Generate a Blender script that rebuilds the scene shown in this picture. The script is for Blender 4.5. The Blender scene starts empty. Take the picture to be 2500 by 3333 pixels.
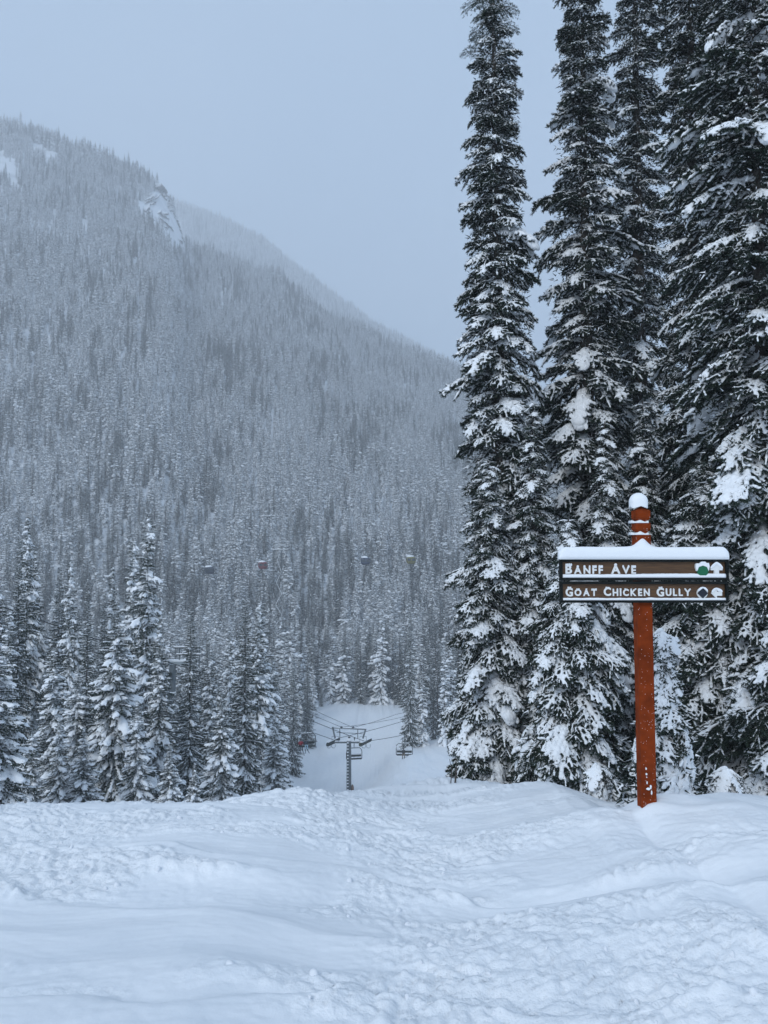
import bpy, math, random
import numpy as np
from mathutils import Vector, Matrix, Euler

# ------------------------------------------------------------------ camera, sky, light
SC = bpy.context.scene
COL = SC.collection
EYE = 1.65
PITCH = math.radians(2.5)
FPX = 2517.0
cam_data = bpy.data.cameras.new('camera')
cam = bpy.data.objects.new('camera', cam_data)
COL.objects.link(cam)
cam.location = (0, 0, EYE)
cam.rotation_euler = (math.radians(90) + PITCH, 0, 0)
cam_data.sensor_fit = 'VERTICAL'
cam_data.sensor_height = 36.0
cam_data.lens = 36.0 * FPX / 3333.0
cam_data.clip_start = 0.05
cam_data.clip_end = 9000
SC.camera = cam

SUN_EL, SUN_AZ = math.radians(33), math.radians(-152)      # soft light from behind the camera, a little from the left
world = bpy.data.worlds.new('World')
SC.world = world
world.use_nodes = True
wn = world.node_tree
wn.nodes.clear()
w_out = wn.nodes.new('ShaderNodeOutputWorld')
w_bg = wn.nodes.new('ShaderNodeBackground')
w_sky = wn.nodes.new('ShaderNodeTexSky')
w_sky.sky_type = 'NISHITA'
w_sky.sun_disc = False
w_sky.sun_elevation = SUN_EL
w_sky.sun_rotation = SUN_AZ
w_sky.altitude = 1600
w_sky.air_density = 1.0
w_sky.dust_density = 6.0
w_sky.ozone_density = 1.0
w_mix = wn.nodes.new('ShaderNodeMix')
w_mix.data_type = 'RGBA'
w_mix.inputs[0].default_value = 0.72                        # cloud cover over the blue sky
w_mix.inputs[7].default_value = (3.75, 5.15, 7.1, 1)          # flat overcast radiance
w_tc = wn.nodes.new('ShaderNodeTexCoord')
w_nz = wn.nodes.new('ShaderNodeTexNoise')
w_nz.inputs['Scale'].default_value = 2.2
w_nz.inputs['Detail'].default_value = 3
wn.links.new(w_tc.outputs['Generated'], w_nz.inputs['Vector'])
w_cl = wn.nodes.new('ShaderNodeMix')
w_cl.data_type = 'RGBA'
w_cl.inputs[6].default_value = (3.0, 4.45, 6.5, 1)           # thinner and thicker parts of the overcast
w_cl.inputs[7].default_value = (4.6, 5.95, 7.7, 1)
wn.links.new(w_nz.outputs['Fac'], w_cl.inputs[0])
wn.links.new(w_cl.outputs[2], w_mix.inputs[7])
wn.links.new(w_sky.outputs[0], w_mix.inputs[6])
wn.links.new(w_mix.outputs[2], w_bg.inputs['Color'])
w_bg.inputs['Strength'].default_value = 0.13
wn.links.new(w_bg.outputs[0], w_out.inputs[0])

sun_data = bpy.data.lights.new('sun', 'SUN')
sun_data.energy = 1.0
sun_data.angle = math.radians(18)
sun_data.color = (0.92, 0.97, 1.0)               # white-balanced cool, as the photograph is
sun = bpy.data.objects.new('sun', sun_data)
COL.objects.link(sun)
sdir = Vector((math.sin(SUN_AZ) * math.cos(SUN_EL), math.cos(SUN_AZ) * math.cos(SUN_EL), math.sin(SUN_EL)))
sun.rotation_euler = sdir.to_track_quat('Z', 'Y').to_euler()
sun.location = (0, 0, 60)

SC.view_settings.view_transform = 'Standard'
SC.view_settings.look = 'None'
SC.view_settings.exposure = 0.0
SC.view_settings.gamma = 1.0
SC.view_settings.use_curve_mapping = False
try:
    SC.cycles.max_bounces = 8
    SC.cycles.diffuse_bounces = 3
    SC.cycles.glossy_bounces = 2
    SC.cycles.volume_bounces = 4
    SC.cycles.transparent_max_bounces = 6
    SC.cycles.caustics_reflective = False
    SC.cycles.caustics_refractive = False
    SC.cycles.use_denoising = True
except Exception:
    pass
HAZE_DENSITY = 0.00076

# ------------------------------------------------------------------ helpers
CP, SP = math.cos(PITCH), math.sin(PITCH)


def at(px, py, D):
    """World point seen at pixel (px, py) of the 2500 x 3333 photograph, D metres ahead."""
    u = (px - 1250.0) / FPX
    v = (1666.5 - py) / FPX
    dy = CP - v * SP
    dz = SP + v * CP
    return Vector((u / dy * D, D, EYE + dz / dy * D))


def tan_of(py):
    v = (1666.5 - py) / FPX
    return (SP + v * CP) / (CP - v * SP)                     # elevation of a pixel row as rise over run


def az_of(px):
    return (px - 1250.0) / FPX


def gradn(x, y, seed):
    """Smooth 2-D gradient noise, arrays in, about -0.7..0.7 out."""
    xi = np.floor(x).astype(np.int64); yi = np.floor(y).astype(np.int64)
    xf = x - xi; yf = y - yi

    def g(ix, iy, fx, fy):
        h = (ix * 374761393 + iy * 668265263 + seed * 2147483647) & 0xffffffff
        h = ((h ^ (h >> 13)) * 1274126177) & 0xffffffff
        h = (h ^ (h >> 16)) & 0xffff
        a = h * (2 * np.pi / 65536.0)
        return np.cos(a) * fx + np.sin(a) * fy
    u = xf * xf * xf * (xf * (xf * 6 - 15) + 10)
    v = yf * yf * yf * (yf * (yf * 6 - 15) + 10)
    a = g(xi, yi, xf, yf); b = g(xi + 1, yi, xf - 1, yf)
    c = g(xi, yi + 1, xf, yf - 1); d = g(xi + 1, yi + 1, xf - 1, yf - 1)
    return (a + (b - a) * u) * (1 - v) + (c + (d - c) * u) * v


def fbm(x, y, seed, octs=4, gain=.5):
    s = 0; a = 1.0
    for o in range(octs):
        s = s + a * gradn(x * 2 ** o + 17.3 * o, y * 2 ** o - 9.1 * o, seed + o)
        a *= gain
    return s


def sstep(a, b, x):
    t = np.clip((x - a) / (b - a), 0, 1)
    return t * t * (3 - 2 * t)


def mesh_np(name, verts, faces, mats, matidx=None, smooth=True):
    """faces: list of (n,3) / (n,4) int arrays."""
    me = bpy.data.meshes.new(name)
    verts = np.asarray(verts, dtype=np.float32)
    me.vertices.add(len(verts))
    me.vertices.foreach_set('co', verts.ravel())
    loops = np.concatenate([f.ravel() for f in faces]) if faces else np.zeros(0, int)
    sizes = np.concatenate([np.full(len(f), f.shape[1]) for f in faces]) if faces else np.zeros(0, int)
    starts = np.concatenate([[0], np.cumsum(sizes)[:-1]]) if len(sizes) else sizes
    me.loops.add(len(loops))
    me.loops.foreach_set('vertex_index', loops.astype(np.int32))
    me.polygons.add(len(sizes))
    me.polygons.foreach_set('loop_start', starts.astype(np.int32))
    for m in mats:
        me.materials.append(m)
    if matidx is not None:
        me.polygons.foreach_set('material_index', np.asarray(matidx, dtype=np.int32))
    me.polygons.foreach_set('use_smooth', np.full(len(sizes), smooth, dtype=bool))
    me.update(calc_edges=True)
    me.validate()
    return me


def link(name, me, parent=None, loc=None, **props):
    o = bpy.data.objects.new(name, me)
    COL.objects.link(o)
    if parent is not None:
        o.parent = parent
    if loc is not None:
        o.location = loc
    for k, v in props.items():
        o[k] = v
    return o


def thing(name, label, cat, loc=(0, 0, 0), rz=0.0, group=None):
    o = bpy.data.objects.new(name, None)
    COL.objects.link(o)
    o.location = loc
    o.rotation_euler = (0, 0, rz)
    o.empty_display_size = .3
    o['label'] = label
    o['category'] = cat
    if group:
        o['group'] = group
    return o


def tagged(name, me, label, cat, group=None, loc=None, rz=0.0):
    o = link(name, me, None, loc)
    o.rotation_euler = (0, 0, rz)
    o['label'] = label
    o['category'] = cat
    if group:
        o['group'] = group
    return o


class MB:
    """Collects simple solids and builds them as one mesh."""
    def __init__(self):
        self.v = []; self.f = []

    def box(self, c, s, rot=None):
        b = len(self.v)
        for dx in (-.5, .5):
            for dy in (-.5, .5):
                for dz in (-.5, .5):
                    p = Vector((dx * s[0], dy * s[1], dz * s[2]))
                    if rot is not None:
                        p = rot @ p
                    self.v.append(tuple(p + Vector(c)))
        for q in ((0, 1, 3, 2), (4, 6, 7, 5), (0, 4, 5, 1), (2, 3, 7, 6), (0, 2, 6, 4), (1, 5, 7, 3)):
            self.f.append(tuple(b + i for i in q))
        return self

    def tube(self, pts, rad, n=8, caps=True):
        pts = [Vector(p) for p in pts]
        if not isinstance(rad, (list, tuple)):
            rad = [rad] * len(pts)
        b = len(self.v)
        up = Vector((0, 0, 1))
        for i, p in enumerate(pts):
            d = (pts[min(i + 1, len(pts) - 1)] - pts[max(i - 1, 0)]).normalized()
            if abs(d.dot(up)) > .95:
                a = d.cross(Vector((1, 0, 0))).normalized()
            else:
                a = d.cross(up).normalized()
            c = d.cross(a).normalized()
            for k in range(n):
                t = 2 * math.pi * k / n
                self.v.append(tuple(p + (a * math.cos(t) + c * math.sin(t)) * rad[i]))
        for i in range(len(pts) - 1):
            for k in range(n):
                k2 = (k + 1) % n
                self.f.append((b + i * n + k, b + i * n + k2, b + (i + 1) * n + k2, b + (i + 1) * n + k))
        if caps:
            self.f.append(tuple(b + k for k in range(n))[::-1])
            self.f.append(tuple(b + (len(pts) - 1) * n + k for k in range(n)))
        return self

    def blob(self, c, r, seg=12, ring=8, bump=0.0, seed=0):
        rnd = random.Random(seed)
        b = len(self.v)
        c = Vector(c)
        self.v.append((c.x, c.y, c.z + r[2]))
        for i in range(1, ring):
            ph = math.pi * i / ring
            for k in range(seg):
                t = 2 * math.pi * k / seg
                q = 1 + rnd.uniform(-bump, bump)
                self.v.append((c.x + r[0] * math.sin(ph) * math.cos(t) * q, c.y + r[1] * math.sin(ph) * math.sin(t) * q, c.z + r[2] * math.cos(ph) * q))
        self.v.append((c.x, c.y, c.z - r[2]))
        e = len(self.v) - 1
        for k in range(seg):
            k2 = (k + 1) % seg
            self.f.append((b, b + 1 + k, b + 1 + k2))
            for i in range(ring - 2):
                self.f.append((b + 1 + i * seg + k, b + 1 + (i + 1) * seg + k, b + 1 + (i + 1) * seg + k2, b + 1 + i * seg + k2))
            self.f.append((b + 1 + (ring - 2) * seg + k, e, b + 1 + (ring - 2) * seg + k2))
        return self

    def mesh(self, name, mat, smooth=False, bevel=0):
        me = bpy.data.meshes.new(name)
        me.from_pydata(self.v, [], self.f)
        me.materials.append(mat)
        if smooth:
            me.polygons.foreach_set('use_smooth', [True] * len(me.polygons))
        me.update()
        if bevel:
            import bmesh
            bm = bmesh.new(); bm.from_mesh(me)
            bmesh.ops.bevel(bm, geom=list(bm.edges), offset=bevel, segments=2, affect='EDGES', clamp_overlap=True)
            bm.to_mesh(me); bm.free()
        return me

    def add(self, name, mat, parent=None, smooth=False, bevel=0, **props):
        return link(name, self.mesh(name, mat, smooth, bevel), parent, **props)


# ------------------------------------------------------------------ materials
def mat(name, color, rough=.8, spec=.3, noise=None, bump=None, sss=0.0):
    """noise=(scale, second colour, low, high, detail); bump=[(scale, strength, distance), ...] in object space."""
    m = bpy.data.materials.new(name)
    m.use_nodes = True
    nt = m.node_tree
    b = nt.nodes['Principled BSDF']
    b.inputs['Base Color'].default_value = (*color, 1)
    b.inputs['Roughness'].default_value = rough
    b.inputs['Specular IOR Level'].default_value = spec
    tc = nt.nodes.new('ShaderNodeTexCoord')
    if noise:
        n = nt.nodes.new('ShaderNodeTexNoise')
        n.inputs['Scale'].default_value = noise[0]
        n.inputs['Detail'].default_value = noise[4] if len(noise) > 4 else 4
        nt.links.new(tc.outputs['Object'], n.inputs['Vector'])
        r = nt.nodes.new('ShaderNodeValToRGB')
        r.color_ramp.elements[0].position = noise[2]
        r.color_ramp.elements[1].position = noise[3]
        r.color_ramp.elements[0].color = (*color, 1)
        r.color_ramp.elements[1].color = (*noise[1], 1)
        nt.links.new(n.outputs['Fac'], r.inputs[0])
        nt.links.new(r.outputs[0], b.inputs['Base Color'])
    last = None
    for (sc, st, di) in (bump or []):
        n = nt.nodes.new('ShaderNodeTexNoise')
        n.inputs['Scale'].default_value = sc
        n.inputs['Detail'].default_value = 4
        nt.links.new(tc.outputs['Object'], n.inputs['Vector'])
        bp = nt.nodes.new('ShaderNodeBump')
        bp.inputs['Strength'].default_value = st
        bp.inputs['Distance'].default_value = di
        nt.links.new(n.outputs['Fac'], bp.inputs['Height'])
        if last is not None:
            nt.links.new(last.outputs[0], bp.inputs['Normal'])
        last = bp
    if last is not None:
        nt.links.new(last.outputs[0], b.inputs['Normal'])
    return m


SNOW = (.86, .88, .90)
M_ground = mat('snow_ground', SNOW, .75, .25, noise=(2.0, (.80, .83, .86), .35, .7, 6), bump=[(14, .5, .025), (38, .7, .012), (120, .6, .004)])
M_snow = mat('snow_on_branches', (.87, .89, .91), .75, .25)
M_snowcap = mat('snow_cap', (.88, .90, .92), .75, .25, bump=[(60, .3, .004), (250, .3, .001)])
M_needle = mat('conifer_needles', (.020, .034, .028), .75, .2, noise=(3.0, (.036, .052, .036), .35, .7))
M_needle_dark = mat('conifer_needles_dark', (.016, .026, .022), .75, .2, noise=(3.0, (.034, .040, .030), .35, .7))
M_bark = mat('bark', (.060, .050, .044), .9, .1, noise=(14, (.12, .11, .10), .4, .65), bump=[(30, .6, .01)])
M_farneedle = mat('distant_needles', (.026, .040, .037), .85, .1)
M_mountain = mat('snowy_forest_floor', (.80, .83, .86), .85, .1, noise=(.05, (.50, .52, .54), .5, .8))


# ------------------------------------------------------------------ terrain
CREST_PX = np.array([-1500, 0, 350, 700, 900, 1000, 1150, 1300, 1450, 1600, 1800, 1900, 1985, 2050, 2110, 2200, 2350, 2420, 2500, 3500], float)
CREST_PY = np.array([2625, 2622, 2622, 2612, 2592, 2575, 2572, 2552, 2535, 2540, 2560, 2590, 2628, 2624, 2612, 2604, 2578, 2588, 2604, 2600], float)
CREST_D = np.array([8, 8, 8, 8, 8.3, 8.8, 9.5, 10.5, 10.8, 10.2, 9.0, 8.0, 7.3, 7.15, 7.1, 7.2, 7.4, 7.3, 7.2, 7.5], float)
CREST_A = (CREST_PX - 1250) / FPX
RIDGE1 = np.array([(-1600, 300), (-700, 340), (0, 418), (150, 462), (300, 520), (430, 565), (500, 605), (545, 665), (570, 735), (592, 790), (612, 830), (753, 862),
                   (904, 925), (1055, 1035), (1205, 1110), (1356, 1172), (1507, 1236), (1800, 1330), (2300, 1420), (3600, 1500)], float)
RIDGE2 = np.array([(-1600, 560), (0, 600), (450, 640), (603, 682), (753, 738), (844, 782), (934, 860), (1055, 950), (1205, 1058), (1356, 1140), (1507, 1208), (1800, 1300), (2500, 1400), (3600, 1450)], float)
R1_A = (RIDGE1[:, 0] - 1250) / FPX
R2_A = (RIDGE2[:, 0] - 1250) / FPX
R1_T = np.array([tan_of(p) for p in RIDGE1[:, 1]])
R2_T = np.array([tan_of(p) for p in RIDGE2[:, 1]])
CR_T = np.array([tan_of(p) for p in CREST_PY])


def Hraw(x, y):
    x = np.asarray(x, float); y = np.asarray(y, float)
    aD = x / np.maximum(y, 8.0)
    Dc = np.interp(aD, CREST_A, CREST_D)
    a = np.clip(x / np.maximum(y, Dc), -1.1, 1.1)
    zc = EYE + np.interp(a, CREST_A, CR_T) * Dc
    right = sstep(.05, .14, a)
    left = sstep(-.08, -.2, a)
    k20 = EYE - 20 * (.345 + .0 * a - .035 * right)
    k60 = EYE - 60 * (.338 - .025 * right)
    k120 = -36.3 + 4.5 * left + 6.2 * sstep(-.03, .035, a)
    k200 = -38.6 + 3.5 * left + 6.5 * sstep(.03, .1, a)
    k265 = -38.0 + 3 * left + 5 * right
    zR1 = EYE + 900 * np.interp(a, R1_A, R1_T)
    zR2 = EYE + 1900 * np.interp(a, R2_A, R2_T)
    kd = [Dc, 20 + 0 * a, 60 + 0 * a, 120 + 0 * a, 200 + 0 * a, 265 + 0 * a, 900 + 0 * a, 1040 + 0 * a, 1900 + 0 * a, 2300 + 0 * a, 4000 + 0 * a]
    kz = [zc, k20, k60, k120, k200, k265, zR1, zR1 - 90 - .1 * np.abs(zR1), zR2, zR2 - 150, zR2 - 200]
    z = zc * np.clip(y, -40, None) / Dc
    z = np.where(y < 0, zc * 0 + y * -.02, z)
    for i in range(len(kd) - 1):
        t = np.clip((y - kd[i]) / (kd[i + 1] - kd[i]), 0, 1)
        z = np.where(y >= kd[i], kz[i] + (kz[i + 1] - kz[i]) * t, z)
    # gullies and swells on the mountainside, none on its skyline
    m = sstep(280, 420, y) * (1 - sstep(780, 890, y))
    z = z + m * 14 * fbm(x / 90, y / 160, 5, 4)
    m2 = sstep(12, 30, y) * (1 - sstep(240, 300, y))
    z = z + m2 * (.5 * fbm(x / 14, y / 14, 9, 3) + .75 * fbm(x / 2.2 + y / 9, y / 7, 19, 4) * sstep(60, 90, y))
    return z


def H(x, y):
    y = np.asarray(y, float)
    w = np.where(y < 14, .35, np.minimum(y * .02, 6.0))
    return (Hraw(x, y - w) + Hraw(x, y) * 2 + Hraw(x, y + w)) / 4


def Hs(x, y):
    return float(H(np.array([x], float), np.array([y], float))[0])


def near_relief(x, y):
    """Drifts, churned powder and ski-cut shelves of the foreground."""
    fade = 1 - sstep(11, 40, y)
    wx = x + .35 * fbm(x / 1.3, y / 1.3, 31, 2); wy = y + .35 * fbm(x / 1.3 + 7, y / 1.3, 32, 2)
    drift = .12 * fbm(wx / 3.2, wy / 1.15, 41, 3)
    # shelves: ski cuts, each a steep little bank with smooth snow above
    s = wy * 1.05 + .22 * wx + .9 * gradn(wx / 3.5, wy / 3.5, 51)
    ph = s - np.floor(s)
    shelf = .085 * (ph ** 1.6) * (1 - sstep(.86, 1.0, ph))
    # where the powder is churned
    churn = .18 + .82 * sstep(-.30, .05, fbm(wx / 2.1 + 3, wy / .9, 61, 3))
    # smooth untouched pans
    pan = np.exp(-(((x + 1.35) / 1.35) ** 4 + ((y - 4.55) / .50) ** 4))
    pan2 = np.exp(-(((x - 1.6) / 1.6) ** 4 + ((y - 5.35) / .22) ** 4))
    pan3 = np.exp(-(((x + 1.2) / 1.3) ** 4 + ((y - 6.35) / .28) ** 4))
    bank = sstep(1.0, 2.4, x) * sstep(5.9, 6.6, y)
    churn = churn * (1 - pan) * (1 - pan2) * (1 - .8 * pan3) * (1 - .75 * bank)
    def clod(sx, sy, sd):                                    # rounded clods with creases between them
        return np.sqrt(np.abs(gradn(wx / sx, wy / sy, sd)) + .002)
    l1 = clod(.15, .12, 71)
    l2 = clod(.075, .06, 72)
    l3 = gradn(wx / .34, wy / .24, 73)
    l4 = clod(.045, .04, 75)
    lumps = .046 * l1 + .031 * l2 + .030 * l3 + .014 * l4 + .03 * np.maximum(0, gradn(wx / .16 + 5, wy / .13, 74) - .22) * 3
    fine = .0045 * gradn(wx / .16, wy / .035, 81) + .002 * gradn(wx / .05, wy / .02, 82)            # faint wind ripples
    berm = .06 * bank * fbm(x / .8, y / .7, 91, 2)
    lip = .05 * np.exp(-((y - 5.08 + .25 * (x + 1.2) ** 2 * .12) / .06) ** 2) * sstep(.2, -.1, x) * sstep(-2.6, -2.2, x)
    z = drift * .75 + shelf * (1 - .8 * bank) * (1 - pan) + churn * lumps * .88 + fine + berm - .045
    z = z + .05 * pan - .03 * pan2
    # little lumps along the crest of the left edge
    return z * fade * sstep(.3, 1.5, y), churn * fade


def grid_axis(lo, hi, fine_lo, fine_hi, step, growth, maxstep):
    mid = list(np.arange(fine_lo, fine_hi + 1e-6, step))
    up = []; s = step; p = fine_hi
    while p < hi:
        s = min(s * growth, maxstep); p += s; up.append(min(p, hi))
    dn = []; s = step; p = fine_lo
    while p > lo:
        s = min(s * growth, maxstep); p -= s; dn.append(max(p, lo))
    return np.array(dn[::-1] + mid + up)


def grid_mesh(name, X, Y, Z, material):
    ny, nx = Z.shape
    V = np.stack([X, Y, Z], -1).reshape(-1, 3)
    i = np.arange(ny - 1)[:, None] * nx + np.arange(nx - 1)[None, :]
    i = i.ravel()
    F = np.stack([i, i + 1, i + nx + 1, i + nx], -1)
    return mesh_np(name, V, [F], [material])


SPLIT = 262.0
gx = grid_axis(-1500, 1500, -4.3, 4.3, .0155, 1.06, 22)
gy = grid_axis(-60, SPLIT, 2.5, 8.4, .018, 1.04, 6)
X, Y = np.meshgrid(gx, gy)
rel_, churn_ = near_relief(X, Y)
Z = H(X, Y) + rel_
# snow banked up round the sign post
PX, PY = at(2100, 2615, 7.02).x, 7.02
Z += .030 * np.exp(-(((X - PX) / .16) ** 2 + ((Y - PY) / .16) ** 2)) + .055 * np.exp(-(((X - PX) / .9) ** 2 + ((Y - PY) / .5) ** 2))
g = link('snow_ground', grid_mesh('snow_ground', X, Y, Z, M_ground), kind='structure')
ca = g.data.attributes.new('churn', 'FLOAT', 'POINT')
ca.data.foreach_set('value', np.clip(churn_, .12, 1).astype(np.float32).ravel())
_nt = M_ground.node_tree
_at = _nt.nodes.new('ShaderNodeAttribute'); _at.attribute_name = 'churn'
for _n in list(_nt.nodes):
    if _n.type == 'BUMP':
        _m = _nt.nodes.new('ShaderNodeMath'); _m.operation = 'MULTIPLY'
        _m.inputs[1].default_value = _n.inputs['Strength'].default_value
        _nt.links.new(_at.outputs['Fac'], _m.inputs[0]); _nt.links.new(_m.outputs[0], _n.inputs['Strength'])

gy2 = np.concatenate([np.arange(SPLIT, 960, 7.0), np.arange(960, 2500, 20.0)])
gx2 = np.concatenate([np.arange(-1800, -700, 20), np.arange(-700, 700, 7.0), np.arange(700, 1801, 20)])
X, Y = np.meshgrid(gx2, gy2)
Z = H(X, Y)
m = link('mountain', grid_mesh('mountain', X, Y, Z - .02, M_mountain), kind='structure')


def px_of(x, y, z):
    """Pixel of world points (arrays)."""
    yy = y * CP + (z - EYE) * SP
    zz = -y * SP + (z - EYE) * CP
    return 1250 + x / yy * FPX, 1666.5 - zz / yy * FPX


# ------------------------------------------------------------------ tree building
def remesh(verts, faces, voxel):
    me = mesh_np('tmp', verts, faces, [])
    o = bpy.data.objects.new('tmp', me)
    COL.objects.link(o)
    md = o.modifiers.new('r', 'REMESH')
    md.mode = 'VOXEL'
    md.voxel_size = voxel
    dg = bpy.context.evaluated_depsgraph_get()
    dg.update()
    ev = o.evaluated_get(dg)
    m2 = ev.to_mesh()
    n = len(m2.vertices)
    co = np.empty(n * 3, np.float32); m2.vertices.foreach_get('co', co)
    nq = len(m2.polygons)
    ls = np.empty(len(m2.loops), np.int32); m2.loops.foreach_get('vertex_index', ls)
    tot = np.empty(nq, np.int32); m2.polygons.foreach_get('loop_total', tot)
    quads = ls.reshape(-1, 4) if (tot == 4).all() else None
    ev.to_mesh_clear()
    bpy.data.objects.remove(o); bpy.data.meshes.remove(me)
    return co.reshape(-1, 3), quads


_ico = None


def ico():
    """Unit icosahedron once subdivided as (verts, faces)."""
    global _ico
    if _ico is None:
        import bmesh
        bm = bmesh.new()
        bmesh.ops.create_icosphere(bm, subdivisions=1, radius=1)
        a = np.array([v.co[:] for v in bm.verts]); f1 = np.array([[v.index for v in f.verts] for f in bm.faces])
        bm.free()
        bm = bmesh.new()
        bmesh.ops.create_icosphere(bm, subdivisions=2, radius=1)
        b = np.array([v.co[:] for v in bm.verts]); f2 = np.array([[v.index for v in f.verts] for f in bm.faces])
        bm.free()
        _ico = ((a, f1), (b, f2))
    return _ico


def blobs(centers, radii, frames, lod=1):
    """Ellipsoids: centers (n,3), radii (n,3), frames (n,3,3) columns = axes."""
    v, f = ico()[lod]
    c = np.asarray(centers); r = np.asarray(radii); R = np.asarray(frames)
    V = np.einsum('nij,nkj->nki', R, v[None] * r[:, None, :]) + c[:, None, :]
    F = f[None] + (np.arange(len(c)) * len(v))[:, None, None]
    return V.reshape(-1, 3), F.reshape(-1, 3)


def frame_along(d):
    d = d / (np.linalg.norm(d) + 1e-9)
    up = np.array([0, 0, 1.0])
    s = np.cross(up, d); n = np.linalg.norm(s)
    s = s / n if n > 1e-3 else np.array([0, 1.0, 0])
    u = np.cross(d, s)
    return np.stack([d, s, u], 1)


def bough(seed, ntw=18, load=.8, needles=45, droop=.35, voxel=.014, nlen=.045, nwid=.007, width=.42, heavy=1.0, sub=True, frost_p=.10):
    """One conifer branch a metre long: returns (needle part, snow part) as (verts, faces) arrays."""
    rng = np.random.RandomState(seed)
    bend = rng.uniform(-.15, .15)

    def main(t):
        return np.array([t * (1 - .12 * droop * t), bend * t * t, .10 * t - droop * t ** 1.9])
    segs = []                                                # p0, p1, snow width, on
    N = 9
    for i in range(N):
        segs.append((main(i / N), main((i + 1) / N), 1.25, True, True))
    for i in range(ntw):
        t = .10 + .88 * (i + rng.uniform(-.3, .3)) / ntw
        side = 1 if i % 2 else -1
        L = width * (.35 + .9 * math.sin(math.pi * min(1, (t + .12) * .88)) ** .8) * (1 - .45 * t) * rng.uniform(.65, 1.15)
        p = main(t)
        d0 = main(min(1, t + .05)) - main(t)
        ax = math.atan2(d0[1], d0[0]) + side * rng.uniform(.7, 1.0)
        dr = rng.uniform(.15, .75) * (1 + droop)
        on = rng.rand() < load
        q0 = p
        K = 3
        for k in range(K):
            s = (k + 1) / K
            aa = ax - side * .35 * s
            q1 = p + np.array([math.cos(aa) * L * s, math.sin(aa) * L * s, .02 - dr * L * s ** 1.7])
            segs.append((q0, q1, .85 - .15 * s, on, False))
            if sub and L > .16 and k < 2:
                for sd in (-1, 1):
                    l2 = L * .42 * rng.uniform(.6, 1.1)
                    ab = aa + sd * rng.uniform(.5, .8)
                    q2 = q1 + np.array([math.cos(ab) * l2, math.sin(ab) * l2, -l2 * rng.uniform(.2, .7)])
                    segs.append((q1, q2, .62, on and rng.rand() < .85, False))
            q0 = q1
    # needles
    P = []; D = []; S = []
    for (a, b, w, on, mainaxis) in segs:
        L = np.linalg.norm(b - a)
        n = max(3, int(needles * L / .10 * (.6 if mainaxis else 1)))
        t = rng.rand(n)
        P.append(a + (b - a) * t[:, None])
        ax = (b - a) / (L + 1e-9)
        r = rng.normal(size=(n, 3)); r[:, 2] -= .35
        r -= (r @ ax)[:, None] * ax
        r /= np.linalg.norm(r, axis=1)[:, None] + 1e-9
        D.append(ax * .75 + r * .75)
        S.append(rng.uniform(.6, 1.2, n))
    P = np.concatenate(P); D = np.concatenate(D); S = np.concatenate(S)
    D /= np.linalg.norm(D, axis=1)[:, None]
    W = np.cross(D, rng.normal(size=D.shape)); W /= np.linalg.norm(W, axis=1)[:, None] + 1e-9
    n = len(P)
    v = np.empty((n, 3, 3))
    v[:, 0] = P - W * nwid; v[:, 1] = P + W * nwid; v[:, 2] = P + D * (nlen * S)[:, None]
    nv = v.reshape(-1, 3)
    nf = np.arange(n * 3).reshape(-1, 3)
    frost = (rng.rand(n) < frost_p + .35 * np.clip(D[:, 2], -.2, 1)).astype(np.int32)
    # snow
    C = []; R = []; Fm = []
    for (a, b, w, on, mainaxis) in segs:
        if not on or (mainaxis and rng.rand() > load + .25):
            continue
        L = np.linalg.norm(b - a)
        k = max(1, int(L / .045))
        for j in range(k + 1):
            t = (j + .5) / (k + 1)
            p = a + (b - a) * t
            r = .026 * w * heavy * rng.uniform(.7, 1.3)
            if mainaxis:
                r *= .95 + .25 * heavy
            p = p + np.array([0, 0, r * .65 + .006])
            C.append(p); R.append((max(L / (k + 1) * .75, r), r, r * .85)); Fm.append(frame_along(b - a))
    if load > .9:                                           # heaps where the load bridges the twigs
        for _ in range(int(5 * heavy ** 1.7)):
            t = rng.uniform(.25, .98)
            p = main(t) + np.array([0, rng.uniform(-.13, .13) * (1.1 - t), .01])
            r = rng.uniform(.035, .07) * heavy
            C.append(p); R.append((r * 1.5, r * 1.1, r * .7)); Fm.append(frame_along(main(min(1, t + .05)) - main(t - .05)))
    if C:
        sv, sf = blobs(C, R, Fm, 1 if voxel < .03 else 0)
        sv, sf = remesh(sv, [sf], voxel)
        # ragged crust
        sv = sv + (gradn(sv[:, 0] * 22 + seed, sv[:, 1] * 22 + sv[:, 2] * 9, seed) * .012 * heavy)[:, None] * np.array([.4, .4, 1.0])
    else:
        sv, sf = np.zeros((0, 3)), np.zeros((0, 4), int)
    return (nv, nf, frost), (sv, sf)


def stick(seed, r0=.013):
    """Woody axis of a bough."""
    return None


def cyl(pts, rad, n=6):
    pts = np.asarray(pts, float)
    out = []
    m = len(pts)
    ang = np.arange(n) * 2 * np.pi / n
    for i in range(m):
        d = pts[min(i + 1, m - 1)] - pts[max(0, i - 1)]
        Fr = frame_along(d)
        out.append(pts[i] + rad[i] * (np.cos(ang)[:, None] * Fr[:, 1] + np.sin(ang)[:, None] * Fr[:, 2]))
    V = np.concatenate(out)
    i = (np.arange(m - 1)[:, None] * n + np.arange(n)[None]).ravel()
    j = (np.arange(m - 1)[:, None] * n + (np.arange(n)[None] + 1) % n).ravel()
    return V, np.stack([i, j, j + n, i + n], 1)


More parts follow.
